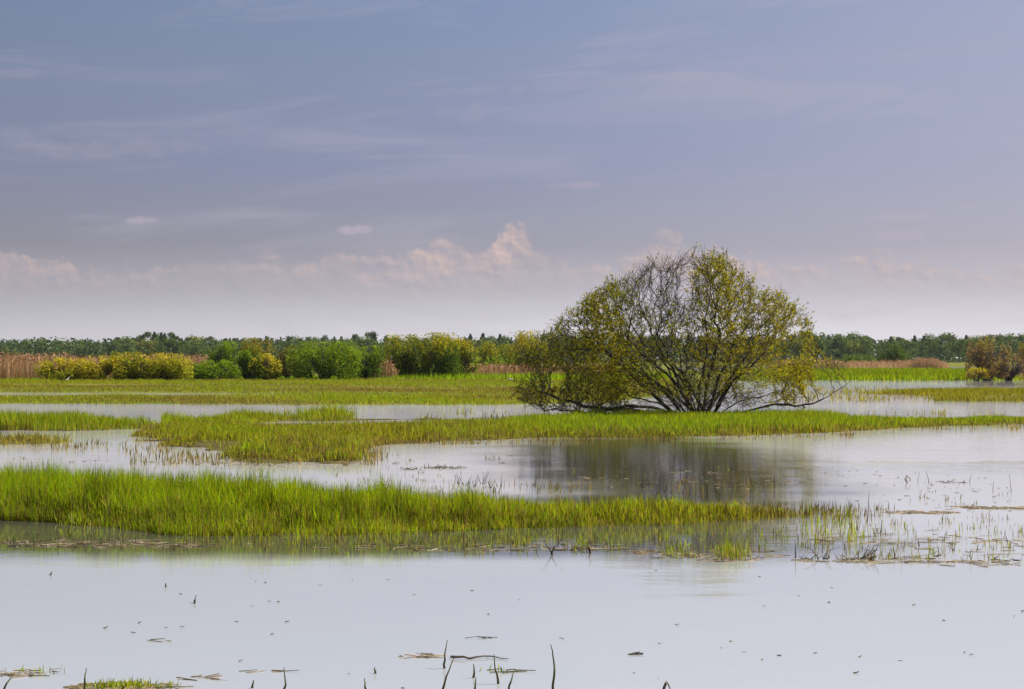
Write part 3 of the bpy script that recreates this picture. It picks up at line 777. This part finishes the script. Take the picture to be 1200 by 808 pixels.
# low scrub closing the gaps behind the bushes
n = 9000
px = rng.uniform(215, 660, n); Y = rng.uniform(200, 235, n); X = (px - 600) / F * Y
P = np.stack([X, Y, rng.uniform(0, 1, n) * (1.7 + .5 * wav(X, Y, 7, 3))], 1)
V, Fc, C = leaves(P, rng.uniform(.2, .4, n), rng.uniform(.15, .3, n), pick(DGR + GRN[:1], n))
tag(mesh_obj('scrub', V, Fc, M_LEAF, C), 'low dark green scrub filling the gaps behind the bushes', 'scrub', kind='stuff')


# ------------------------------------------------------------------ reeds
def reeds(label, x0, x1, d0, d1, n, h0, h1, pal, wd=.035):
    px = rng.uniform(x0, x1, n); Y = rng.uniform(d0, d1, n); X = (px - 600) / F * Y
    h = rng.uniform(h0, h1, n) * (1 + .09 * wav(X, Y, 9, 4) + .05 * wav(X, Y, 2.5, 2))
    h *= np.clip(.45 + np.minimum(px - x0, x1 - px) / 14, .45, 1) * (1 + .12 * wav(X, Y, 4.5, 6))
    c = pick(pal, n, .15)
    z = np.full(n, .0)
    Vb, Fb, Cb = blades(np.stack([X, Y, z], 1), h, rng.uniform(.6, 1.3, n) * wd, c * .85, c, c, .07, 2, .3)
    # plumes
    k = rng.uniform(0, 1, n) < .55
    Pp = np.stack([X, Y, z + h * rng.uniform(.86, 1.04, n)], 1)[k] + rng.normal(0, .05, (k.sum(), 3))
    Vl, Fl, Cl = leaves(Pp, rng.uniform(.2, .36, k.sum()), rng.uniform(.06, .12, k.sum()), pick([(.34, .19, .11), (.38, .22, .13), (.29, .15, .09)], k.sum()))
    V, Fc, C = merge([(Vb, Fb, Cb), (Vl, Fl, Cl)])
    tag(mesh_obj('reeds', V, Fc, M_REED, C), label, 'reeds', kind='stuff')

RD = [(.44, .29, .17), (.39, .24, .13), (.48, .34, .20), (.34, .21, .12)]
reeds('tall reddish brown reed bed beside the golden bushes', -420, 250, 158, 176, 24000, 1.35, 2.0, RD)
reeds('pinkish brown reed patch between the green and yellow domed bushes', 432, 466, 162, 172, 2400, 1.0, 1.5, RD)
reeds('pinkish brown reed belt beside the airy golden tree bush', 536, 720, 168, 184, 7000, .7, 1.15, RD)
reeds('pale straw reed fringe on the far bank beside the willow', 900, 995, 262, 285, 5000, .8, 1.5, [(.32, .27, .11), (.36, .28, .14), (.26, .24, .08)], .06)
reeds('reddish reed belt below the forest edge', 985, 1112, 300, 325, 5000, .7, 1.35, RD, .06)
reeds('tall reddish reed clump at the end of the reed belt', 1066, 1106, 296, 302, 1800, 1.2, 1.75, RD, .06)


# ------------------------------------------------------------------ forest
def proto_crown(kind, seed):
    """returns mesh data for a crown of height 1 unit-scaled to real metres"""
    r = np.random.default_rng(seed)
    if kind == 'spruce':
        H = 14.0; n = 1500
        z = r.uniform(.08, 1, n) ** .8; tier = .85 + .25 * np.sin(z * 47 + seed)
        Rr = (1 - z) ** .75 * 3.4 * tier * r.uniform(.25, 1.05, n) ** .5 + .08
        a = r.uniform(0, 6.283, n); P = np.stack([np.cos(a) * Rr, np.sin(a) * Rr, z * H], 1)
        nr_ = np.stack([np.cos(a), np.sin(a), np.full(n, .5)], 1); sz = .75
        pal = [(0.047, 0.093, 0.037), (0.060, 0.110, 0.039), (0.040, 0.079, 0.037)]
    elif kind == 'pine':
        H = 13.0; n = 1500; C = np.array([(r.normal(0, .9), r.normal(0, .9), r.uniform(.25, .93) * H) for _ in range(12)]); li = r.integers(0, 12, n)
        dr = r.normal(size=(n, 3)); dr /= np.linalg.norm(dr, axis=1)[:, None]
        P = C[li] + dr * np.array([1.6, 1.6, 1.5]) * r.uniform(.3, 1.05, (n, 1)); nr_ = dr; sz = .65
        pal = [(0.070, 0.116, 0.039), (0.089, 0.139, 0.041), (0.060, 0.099, 0.039)]
    else:
        H = 11.5; n = 1900; C = np.array([(r.normal(0, 1.6), r.normal(0, 1.6), r.uniform(.28, .82) * H) for _ in range(18)]); li = r.integers(0, 18, n)
        dr = r.normal(size=(n, 3)); dr /= np.linalg.norm(dr, axis=1)[:, None]
        P = C[li] + dr * np.array([2.0, 2.0, 1.8]) * r.uniform(.3, 1.05, (n, 1)); nr_ = dr; sz = .7
        pal = {'broadleaf': [(0.109, 0.169, 0.037), (0.133, 0.199, 0.039), (0.087, 0.139, 0.033)],
               'birch': [(0.197, 0.235, 0.041), (0.166, 0.205, 0.037), (0.221, 0.227, 0.055)]}[kind]
    P[:, 2] *= H / np.quantile(P[:, 2], .992)
    n = len(P); col = np.array(pal)[r.integers(0, len(pal), n)] * (1 + r.normal(0, .16, (n, 1)))
    return leaves(P, r.uniform(.7, 1.3, n) * sz, r.uniform(.7, 1.3, n) * sz * .7, np.clip(col, .005, 1), nr_, .5) + (H,)

PROTO = {}
for kind in ('spruce', 'pine', 'broadleaf', 'birch'):
    for v in range(4):
        V, Fc, C, H = proto_crown(kind, 11 + v * 7 + len(kind))
        cr = mesh_obj('crown', V, Fc, M_FOREST, C); cm_ = cr.data; bpy.data.objects.remove(cr)
        bend = rng.normal(0, .12, (5, 2)); zz = np.linspace(-.3, H * .9, 5)
        pts = np.stack([bend[:, 0] * np.linspace(0, 1, 5), bend[:, 1] * np.linspace(0, 1, 5), zz], 1)
        rr = np.linspace(.2, .04, 5)
        Vt, Ft = tubes(pts[:-1], pts[1:], rr[:-1], rr[1:], 6)
        lb = rng.normal(0, 1.1, (7, 3)) + np.array([0, 0, 1.0]); st = pts[rng.integers(2, 4, 7)]
        Vl, Fl = tubes(st, st + lb, np.full(7, .07), np.full(7, .02), 4)
        Vt, Ft, _ = merge([(Vt, Ft, np.zeros((len(Vt), 3))), (Vl, Fl, np.zeros((len(Vl), 3)))])
        tr = mesh_obj('trunk', Vt, Ft, M_STEM, smooth=True); tm_ = tr.data; bpy.data.objects.remove(tr)
        PROTO[kind, v] = (cm_, tm_, H)

FL = {'spruce': 'dark pointed spruce', 'pine': 'tufted blue green pine', 'broadleaf': 'dark green broadleaf tree', 'birch': 'light green birch'}
STRETCH = [(60, 'behind the brown reed bed'), (225, 'behind the row of golden bushes'), (340, 'behind the golden orange tree bush'), (455, 'behind the broad green domed bush'),
           (560, 'behind the tallest domed willow bush'), (640, 'behind the airy golden tree bush'), (935, 'behind the large sprawling willow'), (1030, 'behind the straw reed fringe'),
           (1125, 'behind the reddish reed belt'), (9999, 'behind the brown twiggy bush')]
def forest_tree(kind, px, top_py, d, rank):
    sc = F / d; H = EYE - .2 + (YH - top_py) / sc
    cm_, tm_, H0 = PROTO[kind, int(rng.integers(0, 4))]
    k = H / H0
    z0 = float(np.clip((d - 170) * .0002, 0, .5)) + .03
    lab = FL[kind] + ' ' + rank + ' ' + next(t_ for x_, t_ in STRETCH if px < x_)
    o = thing(kind + '_tree', ((px - 600) / sc, d, z0), lab, 'tree', lab)
    wk = k * rng.uniform(1.0, 1.4)
    o.scale = (wk, wk, k); o.rotation_euler = (0, 0, rng.uniform(0, 6.28))
    for nm, dt in (('crown', cm_), ('trunk', tm_)):
        c = bpy.data.objects.new(nm, dt); COL.objects.link(c); c.parent = o
        if nm == 'crown': c['kind'] = 'stuff'

sky_line = np.array([(-120, 404), (0, 403), (60, 400), (100, 400), (120, 397), (150, 396), (175, 391), (195, 391), (220, 396), (260, 398), (300, 397), (340, 395), (400, 394), (440, 393),
                     (470, 396), (520, 397), (560, 394), (600, 396), (640, 392), (700, 394), (800, 394), (900, 394), (945, 391), (980, 391), (1010, 394), (1040, 396), (1080, 394), (1100, 392),
                     (1140, 394), (1170, 392), (1200, 395), (1330, 394)], float)
# back rank: conifers; front rank: mixed
for px in np.arange(-110, 1320, 10.0):
    x = px + rng.normal(0, 3); tp = np.interp(x, sky_line[:, 0], sky_line[:, 1]) + rng.normal(0, 1.7)
    if 690 < x < 880 and rng.uniform() < .35: continue
    left = x < 110
    kind = rng.choice(['spruce', 'pine', 'broadleaf', 'birch'], p=[.08, .2, .62, .1] if left else ([.42, .38, .15, .05] if x < 640 else [.22, .33, .33, .12]))
    forest_tree(kind, x, tp, rng.uniform(860, 960), 'on the forest skyline')
for px in np.arange(-110, 1320, 11.0):
    x = px + rng.normal(0, 4); tp = np.interp(x, sky_line[:, 0], sky_line[:, 1]) + rng.uniform(2.5, 10)
    if 690 < x < 880 and rng.uniform() < .4: continue
    kind = rng.choice(['spruce', 'pine', 'broadleaf', 'birch'], p=[.15, .2, .45, .2] if x > 640 else [.18, .22, .5, .1])
    forest_tree(kind, x, tp, rng.uniform(700, 780), 'in the front forest rank')
for x, tp in [(181, 389.5), (193, 391), (168, 393), (204, 393), (213, 397), (439, 391), (566, 391), (586, 392)]:
    forest_tree('spruce', x, tp, rng.uniform(790, 830), 'standing proud in the forest')
# dark undergrowth below the crowns so that the wood closes at its foot
n = 56000
px = rng.uniform(-140, 1340, n); Y = rng.uniform(700, 900, n); X = (px - 600) / F * Y
P = np.stack([X, Y, rng.uniform(0, 1, n) * (8.2 + 1.3 * wav(X, Y, 25, 3))], 1)
V, Fc, C = leaves(P, rng.uniform(.6, 1.3, n), rng.uniform(.5, 1.0, n), pick([(0.056, 0.095, 0.031), (0.073, 0.112, 0.036), (0.045, 0.073, 0.031)], n))
tag(mesh_obj('undergrowth', V, Fc, M_FOREST, C), 'dark green undergrowth along the foot of the distant forest', 'undergrowth', kind='stuff')


# ------------------------------------------------------------------ small things in the water
def dead_tuft(px, py, n, h, spread, label, group, wid=.008, bend=.5, name='dead_reed_tuft'):
    X0, Y0 = ground_at(px, py)
    A, B, ra, rb = [], [], [], []
    for q in range(n):
        a = rng.uniform(0, 6.283); p = np.array([rng.normal(0, spread), rng.normal(0, spread * .6), -.03]); tl_ = .35 if n > 1 else .08
        hh_ = h * rng.uniform(.4, 1.1); dirv = np.array([math.cos(a) * tl_, math.sin(a) * tl_, 1.0]); dirv /= np.linalg.norm(dirv)
        r_ = wid * rng.uniform(.5, 1) * .5
        for s_ in range(4):
            e = p + dirv * hh_ / 4
            A.append(p); B.append(e); ra.append(r_ * (1 - s_ / 6)); rb.append(r_ * (1 - (s_ + 1) / 6)); p = e
            dirv = dirv + np.array([math.cos(a), math.sin(a), -.5]) * bend * rng.uniform(0, .9); dirv /= np.linalg.norm(dirv)
    if n > 1: A.append(np.array([0, 0, -.05])); B.append(np.array([0, 0, .006])); ra.append(spread * 1.6); rb.append(spread * .6)
    V, Fc = tubes(np.array(A), np.array(B), np.array(ra), np.array(rb), 5)
    o = mesh_obj(name, V, Fc, M_DEAD, smooth=True); o.location = (X0, Y0, 0)
    return tag(o, label, 'reed tuft', group)

# a line of dark stubble in the calm pool
for x in np.concatenate([rng.uniform(474, 546, 26)]):
    dead_tuft(x, 549 + rng.normal(0, .8) - .01 * (x - 510), 7, .10, .05, 'small dark dead reed tuft in a row behind the tall grass strip', 'row of dark reed tufts in the calm pool', .014, .9)
for x in [86, 98, 112, 234, 252, 262, 278, 292, 318, 355, 362, 371, 434, 447, 462, 586, 598]:
    dead_tuft(x, 542 + rng.normal(0, 2.5), 6, .10, .035, 'scattered dark reed remnant in shallow water before the grass island', 'dark reed remnants before the island', .013, .8)
for x, y in [(546, 569), (558, 571), (566, 567), (575, 572), (587, 570), (539, 567), (625, 569)]:
    dead_tuft(x, y, 4, .22, .02, 'thin brown reed stump poking up behind the tall grass strip', 'brown reed stumps behind the tall grass strip', .014, .15)
for x, y, n_, h_ in [(10, 636, 12, .10), (18, 640, 8, .12), (72, 632, 5, .12), (112, 634, 16, .08), (122, 637, 14, .07), (136, 636, 14, .07), (150, 634, 10, .06), (172, 637, 8, .06), (188, 635, 10, .05),
                     (236, 640, 8, .07), (474, 640, 10, .06), (545, 643, 10, .05), (590, 642, 8, .08), (672, 645, 8, .12), (820, 652, 14, .08), (805, 650, 10, .06)]:
    dead_tuft(x, y, n_, h_, .06, 'low brown rotten reed tuft at the water side of the tall grass strip', 'rotten reed tufts before the tall grass strip', .014, .9)
for x, y, n_, h_ in [(968, 655, 10, .22), (1000, 656, 12, .14), (1012, 654, 10, .22), (1022, 657, 10, .10), (1048, 655, 6, .16), (1098, 652, 5, .10), (1150, 658, 14, .06), (1165, 656, 10, .08), (1180, 658, 12, .06), (1192, 657, 9, .06), (990, 657, 9, .07), (945, 655, 6, .08)]:
    dead_tuft(x, y, n_, h_, .05, 'ragged reddish brown reed tuft in open water past the end of the tall grass strip', 'ragged reed tufts past the tall grass strip', .013, .8)
for x, y, h_ in [(1075, 566, .28), (1088, 565, .20), (1136, 566, .18), (1163, 577, .30), (1185, 577, .26), (1062, 566, .16)]:
    dead_tuft(x, y, 1, h_, .002, 'thin lone reed stem in the wide open pool', 'lone reed stems in the open pool', .015, .12, 'dead_reed')

# dark waterfowl resting on the open pool
def bird(px, py, mat, size, label, cat='bird', group=None, pose='float', dist=None, z=None, rz=0.0):
    d = dist or F * EYE / (py - YH); X0 = (px - 600) / F * d
    import bmesh
    bm = bmesh.new()
    rings = {'float': [(-.55, .02, .20), (-.42, .09, .13), (-.15, .17, .10), (.12, .17, .10), (.30, .11, .15), (.36, .07, .26), (.39, .055, .36), (.44, .07, .43), (.52, .045, .43), (.62, .016, .41)],
             'stand': [(-.45, .02, .40), (-.34, .08, .46), (-.10, .15, .54), (.12, .14, .62), (.24, .08, .74), (.29, .045, .88), (.30, .04, 1.0), (.34, .05, 1.08), (.42, .035, 1.08), (.56, .012, 1.06)]}[pose]
    prev = None
    for k_, (x, r_, zc) in enumerate(rings):
        nxt = rings[min(k_ + 1, len(rings) - 1)]; pv = rings[max(k_ - 1, 0)]
        t_ = Vector((nxt[0] - pv[0], 0, nxt[2] - pv[2])).normalized(); up_ = Vector((-t_.z, 0, t_.x))
        ring = [bm.verts.new(Vector((x, 0, zc)) + Vector((0, 1, 0)) * math.cos(a_) * r_ + up_ * math.sin(a_) * r_) for a_ in np.arange(10) / 10 * 6.2832]
        if prev:
            for q in range(10): bm.faces.new((prev[q], prev[(q + 1) % 10], ring[(q + 1) % 10], ring[q]))
        else: bm.faces.new(ring[::-1])
        prev = ring
    bm.faces.new(prev)
    me = bpy.data.meshes.new('bird'); bm.to_mesh(me); bm.free(); me.materials.append(mat)
    for p_ in me.polygons: p_.use_smooth = True
    o = bpy.data.objects.new('bird', me); COL.objects.link(o)
    o.location = (X0, d, z or 0.0); o.scale = (size,) * 3; o.rotation_euler = (0, 0, rz)
    tag(o, label, cat, group)
    if pose == 'stand':
        for sy in (-.05, .05):
            Vl, Fl = tubes(np.array([[0, sy, .55]]), np.array([[0.02, sy, -.05]]), np.array([.016]), np.array([.014]), 6)
            mesh_obj('leg', Vl, Fl, M_DEAD, parent=o)
    return o

for x, y in [(1102, 565), (1108, 566), (1114, 565), (1123, 566), (1130, 566)]:
    dead_tuft(x, y, 14, .08, .016, 'small dark clod of rotten reed in the wide open pool', 'dark reed clods in the open pool', .016, .9)
bird(79, 448, M_WHITE, .34, 'small white wading bird standing before the golden bushes', pose='stand', rz=.3)
bird(598, 446.5, M_WHITE, .42, 'white bird sitting low on the meadow beside the reeds', z=.06, rz=3.0)

# lone crossing reeds with kinks
def kinked(name, label, pts, width, cat, group=None, mat=None, root=None, col=None):
    """leaf-like reed blade through points (px,py) standing at the root's distance; slightly curved in depth"""
    rx, ry = root or pts[0]
    d = F * EYE / (ry - YH); sc = F / d
    P = np.array([((x - 600) / sc - (rx - 600) / sc, .02 * k_ * (-1) ** k_, EYE + (YH - y) / sc) for k_, (x, y) in enumerate(pts)])
    Q = [P[0]]
    for a, b_ in zip(P[:-1], P[1:]):
        for s_ in (.34, .67, 1.0): Q.append(a + (b_ - a) * s_)
    Q = np.array(Q); Q[1:-1] += rng.normal(0, .002, Q[1:-1].shape)
    wv = np.linspace(1, .25, len(Q)) * width / 2
    V, Fc = tubes(Q[:-1], Q[1:], wv[:-1], wv[1:], 6)
    V = V.copy()
    c = np.repeat(np.array([col or (.16, .15, .05)]), len(V), 0)
    o = mesh_obj(name, V, Fc, mat or M_GRASS, None if mat else c, smooth=True)
    o.location = ((rx - 600) / sc, d, 0)
    return tag(o, label, cat, group)

NG = 'young reed shoots in the open near water'
for pts in [[(521, 783), (522, 768), (524, 751)], [(517, 816), (524, 792), (532, 772)], [(555, 794), (555, 777)], [(555, 815), (558, 793)], [(584, 801), (581, 785), (579, 768)],
            [(594, 815), (599, 798), (602, 788)], [(648, 812), (650, 786), (648, 768), (645, 753)], [(430, 812), (428, 803), (427, 796)], [(440, 789), (440, 781)],
            [(332, 812), (336, 800), (332, 783)], [(2, 815), (10, 800), (16, 789)], [(100, 810), (101, 795), (100, 784)], [(296, 806), (298, 796)], [(140, 812), (150, 800)]]:
    kinked('reed_shoot', 'single young reed shoot poking out of the open near water', pts, .014, 'reed shoot', NG, col=(.12, .115, .035))
kinked('bent_reed', 'hooked dark reed tip poking out of the smooth near water', [(776, 815), (779, 801), (782, 800), (785, 808)], .018, 'reed', mat=M_DEAD)
kinked('bent_reed', 'short curved dark twig alone on the smooth near water', [(228, 707), (230, 703), (229, 698)], .018, 'twig', mat=M_DEAD)
kinked('bent_reed', 'tiny dark upright stump alone on the smooth water', [(195, 688), (195, 683)], .016, 'twig', mat=M_DEAD)
kinked('bent_reed', 'tiny leaf shaped dark tip near the brown tufts', [(60, 674), (61, 671), (60, 670)], .016, 'twig', mat=M_DEAD)
kinked('bent_reed', 'crossed bent dry reed standing before the middle of the tall grass strip', [(648, 650), (641, 640), (637, 632), (633, 634)], .016, 'reed', mat=M_DEAD)
kinked('bent_reed', 'leaning dry reed crossing the bent reed', [(646, 650), (650, 640), (658, 633), (660, 630)], .014, 'reed', mat=M_DEAD)
kinked('bent_reed', 'thick kinked dark stalk before the tall grass strip', [(692, 648), (690, 642), (693, 638), (690, 633)], .026, 'reed', mat=M_DEAD)
kinked('bent_reed', 'reed folded into a diamond loop in the open pool', [(1063, 566), (1060, 562), (1063, 558), (1066, 562), (1064, 566)], .016, 'reed', mat=M_DEAD)
for pts in [[(932, 654), (931, 632)], [(1004, 622), (1004, 604)], [(1032, 624), (1033, 609)], [(1106, 634), (1107, 624)], [(1016, 612), (1018, 576)], [(1077, 640), (1074, 630)], [(1180, 636), (1178, 628)], [(1048, 654), (1046, 640)]]:
    kinked('reed_shoot', 'thin dark reed stem in the shallows past the tall grass strip', pts, .013, 'reed shoot', 'thin reed stems past the tall grass strip', mat=M_DEAD)

# floating reed litter: flat loose mats of broken stems
def litter(label, px, py, rx_px, ry_px, n, pal, green=0, Lm=.12):
    X0, Y0 = ground_at(px, py); sc = F / Y0; rx = rx_px / sc; ry = ry_px * Y0 / (py - YH)
    a = rng.uniform(0, 6.283, n); rr = np.sqrt(rng.uniform(0, 1, n)); X = np.cos(a) * rr * rx; Y = np.sin(a) * rr * ry
    n = int(n * .6)
    a, rr, X, Y = a[:n], rr[:n], X[:n], Y[:n]
    k = rng.uniform(0, 1, n) < np.clip(.22 + .55 * wav(X * 1 + X0, Y * 1 + Y0, .8, 5), .03, 1)
    k[:3] = True; X, Y = X[k], Y[k]; n = len(X)
    t_ = rng.normal(0, .5, n) + (rng.uniform(0, 1, n) < .3) * rng.uniform(0, 3.14, n); L = rng.uniform(.3, 1.2, n) * Lm
    A = np.stack([X - np.cos(t_) * L / 2, Y - np.sin(t_) * L / 2, rng.uniform(.0, .008, n)], 1); B = np.stack([X + np.cos(t_) * L / 2, Y + np.sin(t_) * L / 2, rng.uniform(.0, .012, n)], 1)
    r_ = rng.uniform(.0015, .004, n)
    V, Fc = tubes(A, B, r_, r_ * .7, 4); C = np.repeat(pick(pal, n), 8, 0)
    parts = [(V, Fc, C)]
    if green:
        gx = rng.normal(0, rx * .35, green) ; gy = rng.normal(0, ry * .3, green)
        t2 = pick(G_YELLOW + G_FRESH, green)
        parts.append(blades(np.stack([gx, gy, np.zeros(green)], 1), rng.uniform(.02, .06, green), np.full(green, .006), t2 * .7, t2, t2, .6))
    V, Fc, C = merge(parts)
    o = mesh_obj('floating_litter', V, Fc, M_REED, C); o.location = (X0, Y0, 0)
    return tag(o, label, 'floating litter', kind='stuff')

LT = [(.42, .34, .22), (.32, .25, .15), (.50, .42, .29), (.20, .15, .09)]
litter('pale brown floating reed mat in the open water', 1165, 596, 75, 3.0, 2600, LT)
litter('thin floating scum line beside the brown reed mat', 1080, 601, 45, 2.0, 500, LT)
litter('floating reed debris past the end of the grass strip', 1090, 640, 130, 22, 900, LT, Lm=.16)
litter('brown floating debris line of the ragged reed tufts', 1080, 657, 150, 3.5, 1100, LT)
litter('brown debris line before the tall grass strip', 560, 641, 200, 5, 900, LT)
litter('brown debris under the sedge before the grass strip end', 830, 648, 90, 10, 1000, LT)
litter('brown debris line before the tall wet grass', 150, 637, 150, 5, 900, LT)
litter('floating weed mat with green shoots at the near shore', 150, 806, 65, 6, 1500, LT, 260)
litter('small brown floating weed scrap at the near shore', 40, 789, 50, 4, 260, LT, 20)
litter('brown floating weed scrap beside the weed mat', 232, 795, 32, 3, 260, LT)
litter('thin floating scrap of stems on the near water', 308, 787, 30, 1.6, 90, LT)
litter('thin line of floating stems on smooth water', 195, 751, 22, 1.4, 40, LT)
litter('floating broken stems among the reed shoots', 490, 769, 30, 2.2, 70, LT)
litter('greenish floating scrap among the reed shoots', 585, 787, 32, 1.8, 110, [(.20, .20, .06), (.16, .15, .05)], 8)
litter('dark floating scrap on smooth near water', 562, 748, 18, 1.4, 60, [(.10, .09, .05)])
litter('tiny dark floating leaf scrap on open near water', 744, 767, 5, 1.0, 40, [(.07, .055, .035)], Lm=.05)
litter('floating debris in the calm pool behind the grass strip', 800, 562, 140, 12, 700, LT)
litter('tiny dark specks drifting on the open near water', 600, 722, 640, 70, 300, [(.12, .10, .07), (.2, .17, .1)], Lm=.03)
litter('scattered specks drifting in the wide open pool', 1060, 570, 160, 26, 500, [(.12, .10, .07), (.2, .17, .1)], Lm=.06)
litter('floating debris before the grass island', 300, 541, 130, 6, 900, LT)
kinked('floating_stick', 'reddish straight stick floating among the reed shoots', [(528, 769.5), (550, 769.8), (575, 770), (596, 770)], .016, 'stick', mat=M_DEAD, root=(562, 772))

# one far bird in the sky
def flying_bird(px, py, d):
    sc = F / d; X0 = (px - 600) / sc; z = EYE + (YH - py) / sc
    V = [(-.30, 0, 0), (-.1, .06, .02), (.18, .05, .02), (.34, 0, .01), (-.1, -.06, .02), (.18, -.05, .02), (0, 0, -.07), (0, 0, .07),
         (-.10, .42, .12), (.08, .40, .12), (-.2, .95, .03), (-.10, -.42, .12), (.08, -.40, .12), (-.2, -.95, .03)]
    Fq = [(0, 1, 7), (1, 2, 7), (2, 3, 7), (0, 7, 4), (4, 7, 5), (5, 7, 3), (0, 6, 1), (1, 6, 2), (2, 6, 3), (0, 4, 6), (4, 5, 6), (5, 3, 6), (8, 9, 10), (12, 11, 13)]
    Fd = [(1, 2, 9, 8), (5, 4, 11, 12)]
    o = mesh_obj('bird', V, [np.array(Fq), np.array(Fd)], M_DARKBIRD); o.location = (X0, d, z); o.rotation_euler = (.2, 0, 1.9); o.scale = (.55,) * 3
    tag(o, 'tiny dark bird flying high in the sky', 'bird')
flying_bird(618, 12, 330)

# ------------------------------------------------------------------ thin summer haze
def haze(density):
    x, y0, y1, z0, z1 = 8200, -80, 13500, -1.4, 70
    V = [(-x, y0, z0), (x, y0, z0), (x, y1, z0), (-x, y1, z0), (-x, y0, z1), (x, y0, z1), (x, y1, z1), (-x, y1, z1)]
    m, b = new_mat('haze_air')
    v = b.n('ShaderNodeVolumePrincipled'); v.inputs['Density'].default_value = density; v.inputs['Color'].default_value = (.93, .95, 1, 1); v.inputs['Anisotropy'].default_value = .2
    o = b.n('ShaderNodeOutputMaterial'); b.t.links.new(v.outputs[0], o.inputs['Volume'])
    h_ = mesh_obj('haze', V, [np.array([(0, 3, 2, 1), (4, 5, 6, 7), (0, 1, 5, 4), (1, 2, 6, 5), (2, 3, 7, 6), (3, 0, 4, 7)])], m)
    tag(h_, 'thin bluish haze over the marsh', kind='stuff')
haze(.00005)
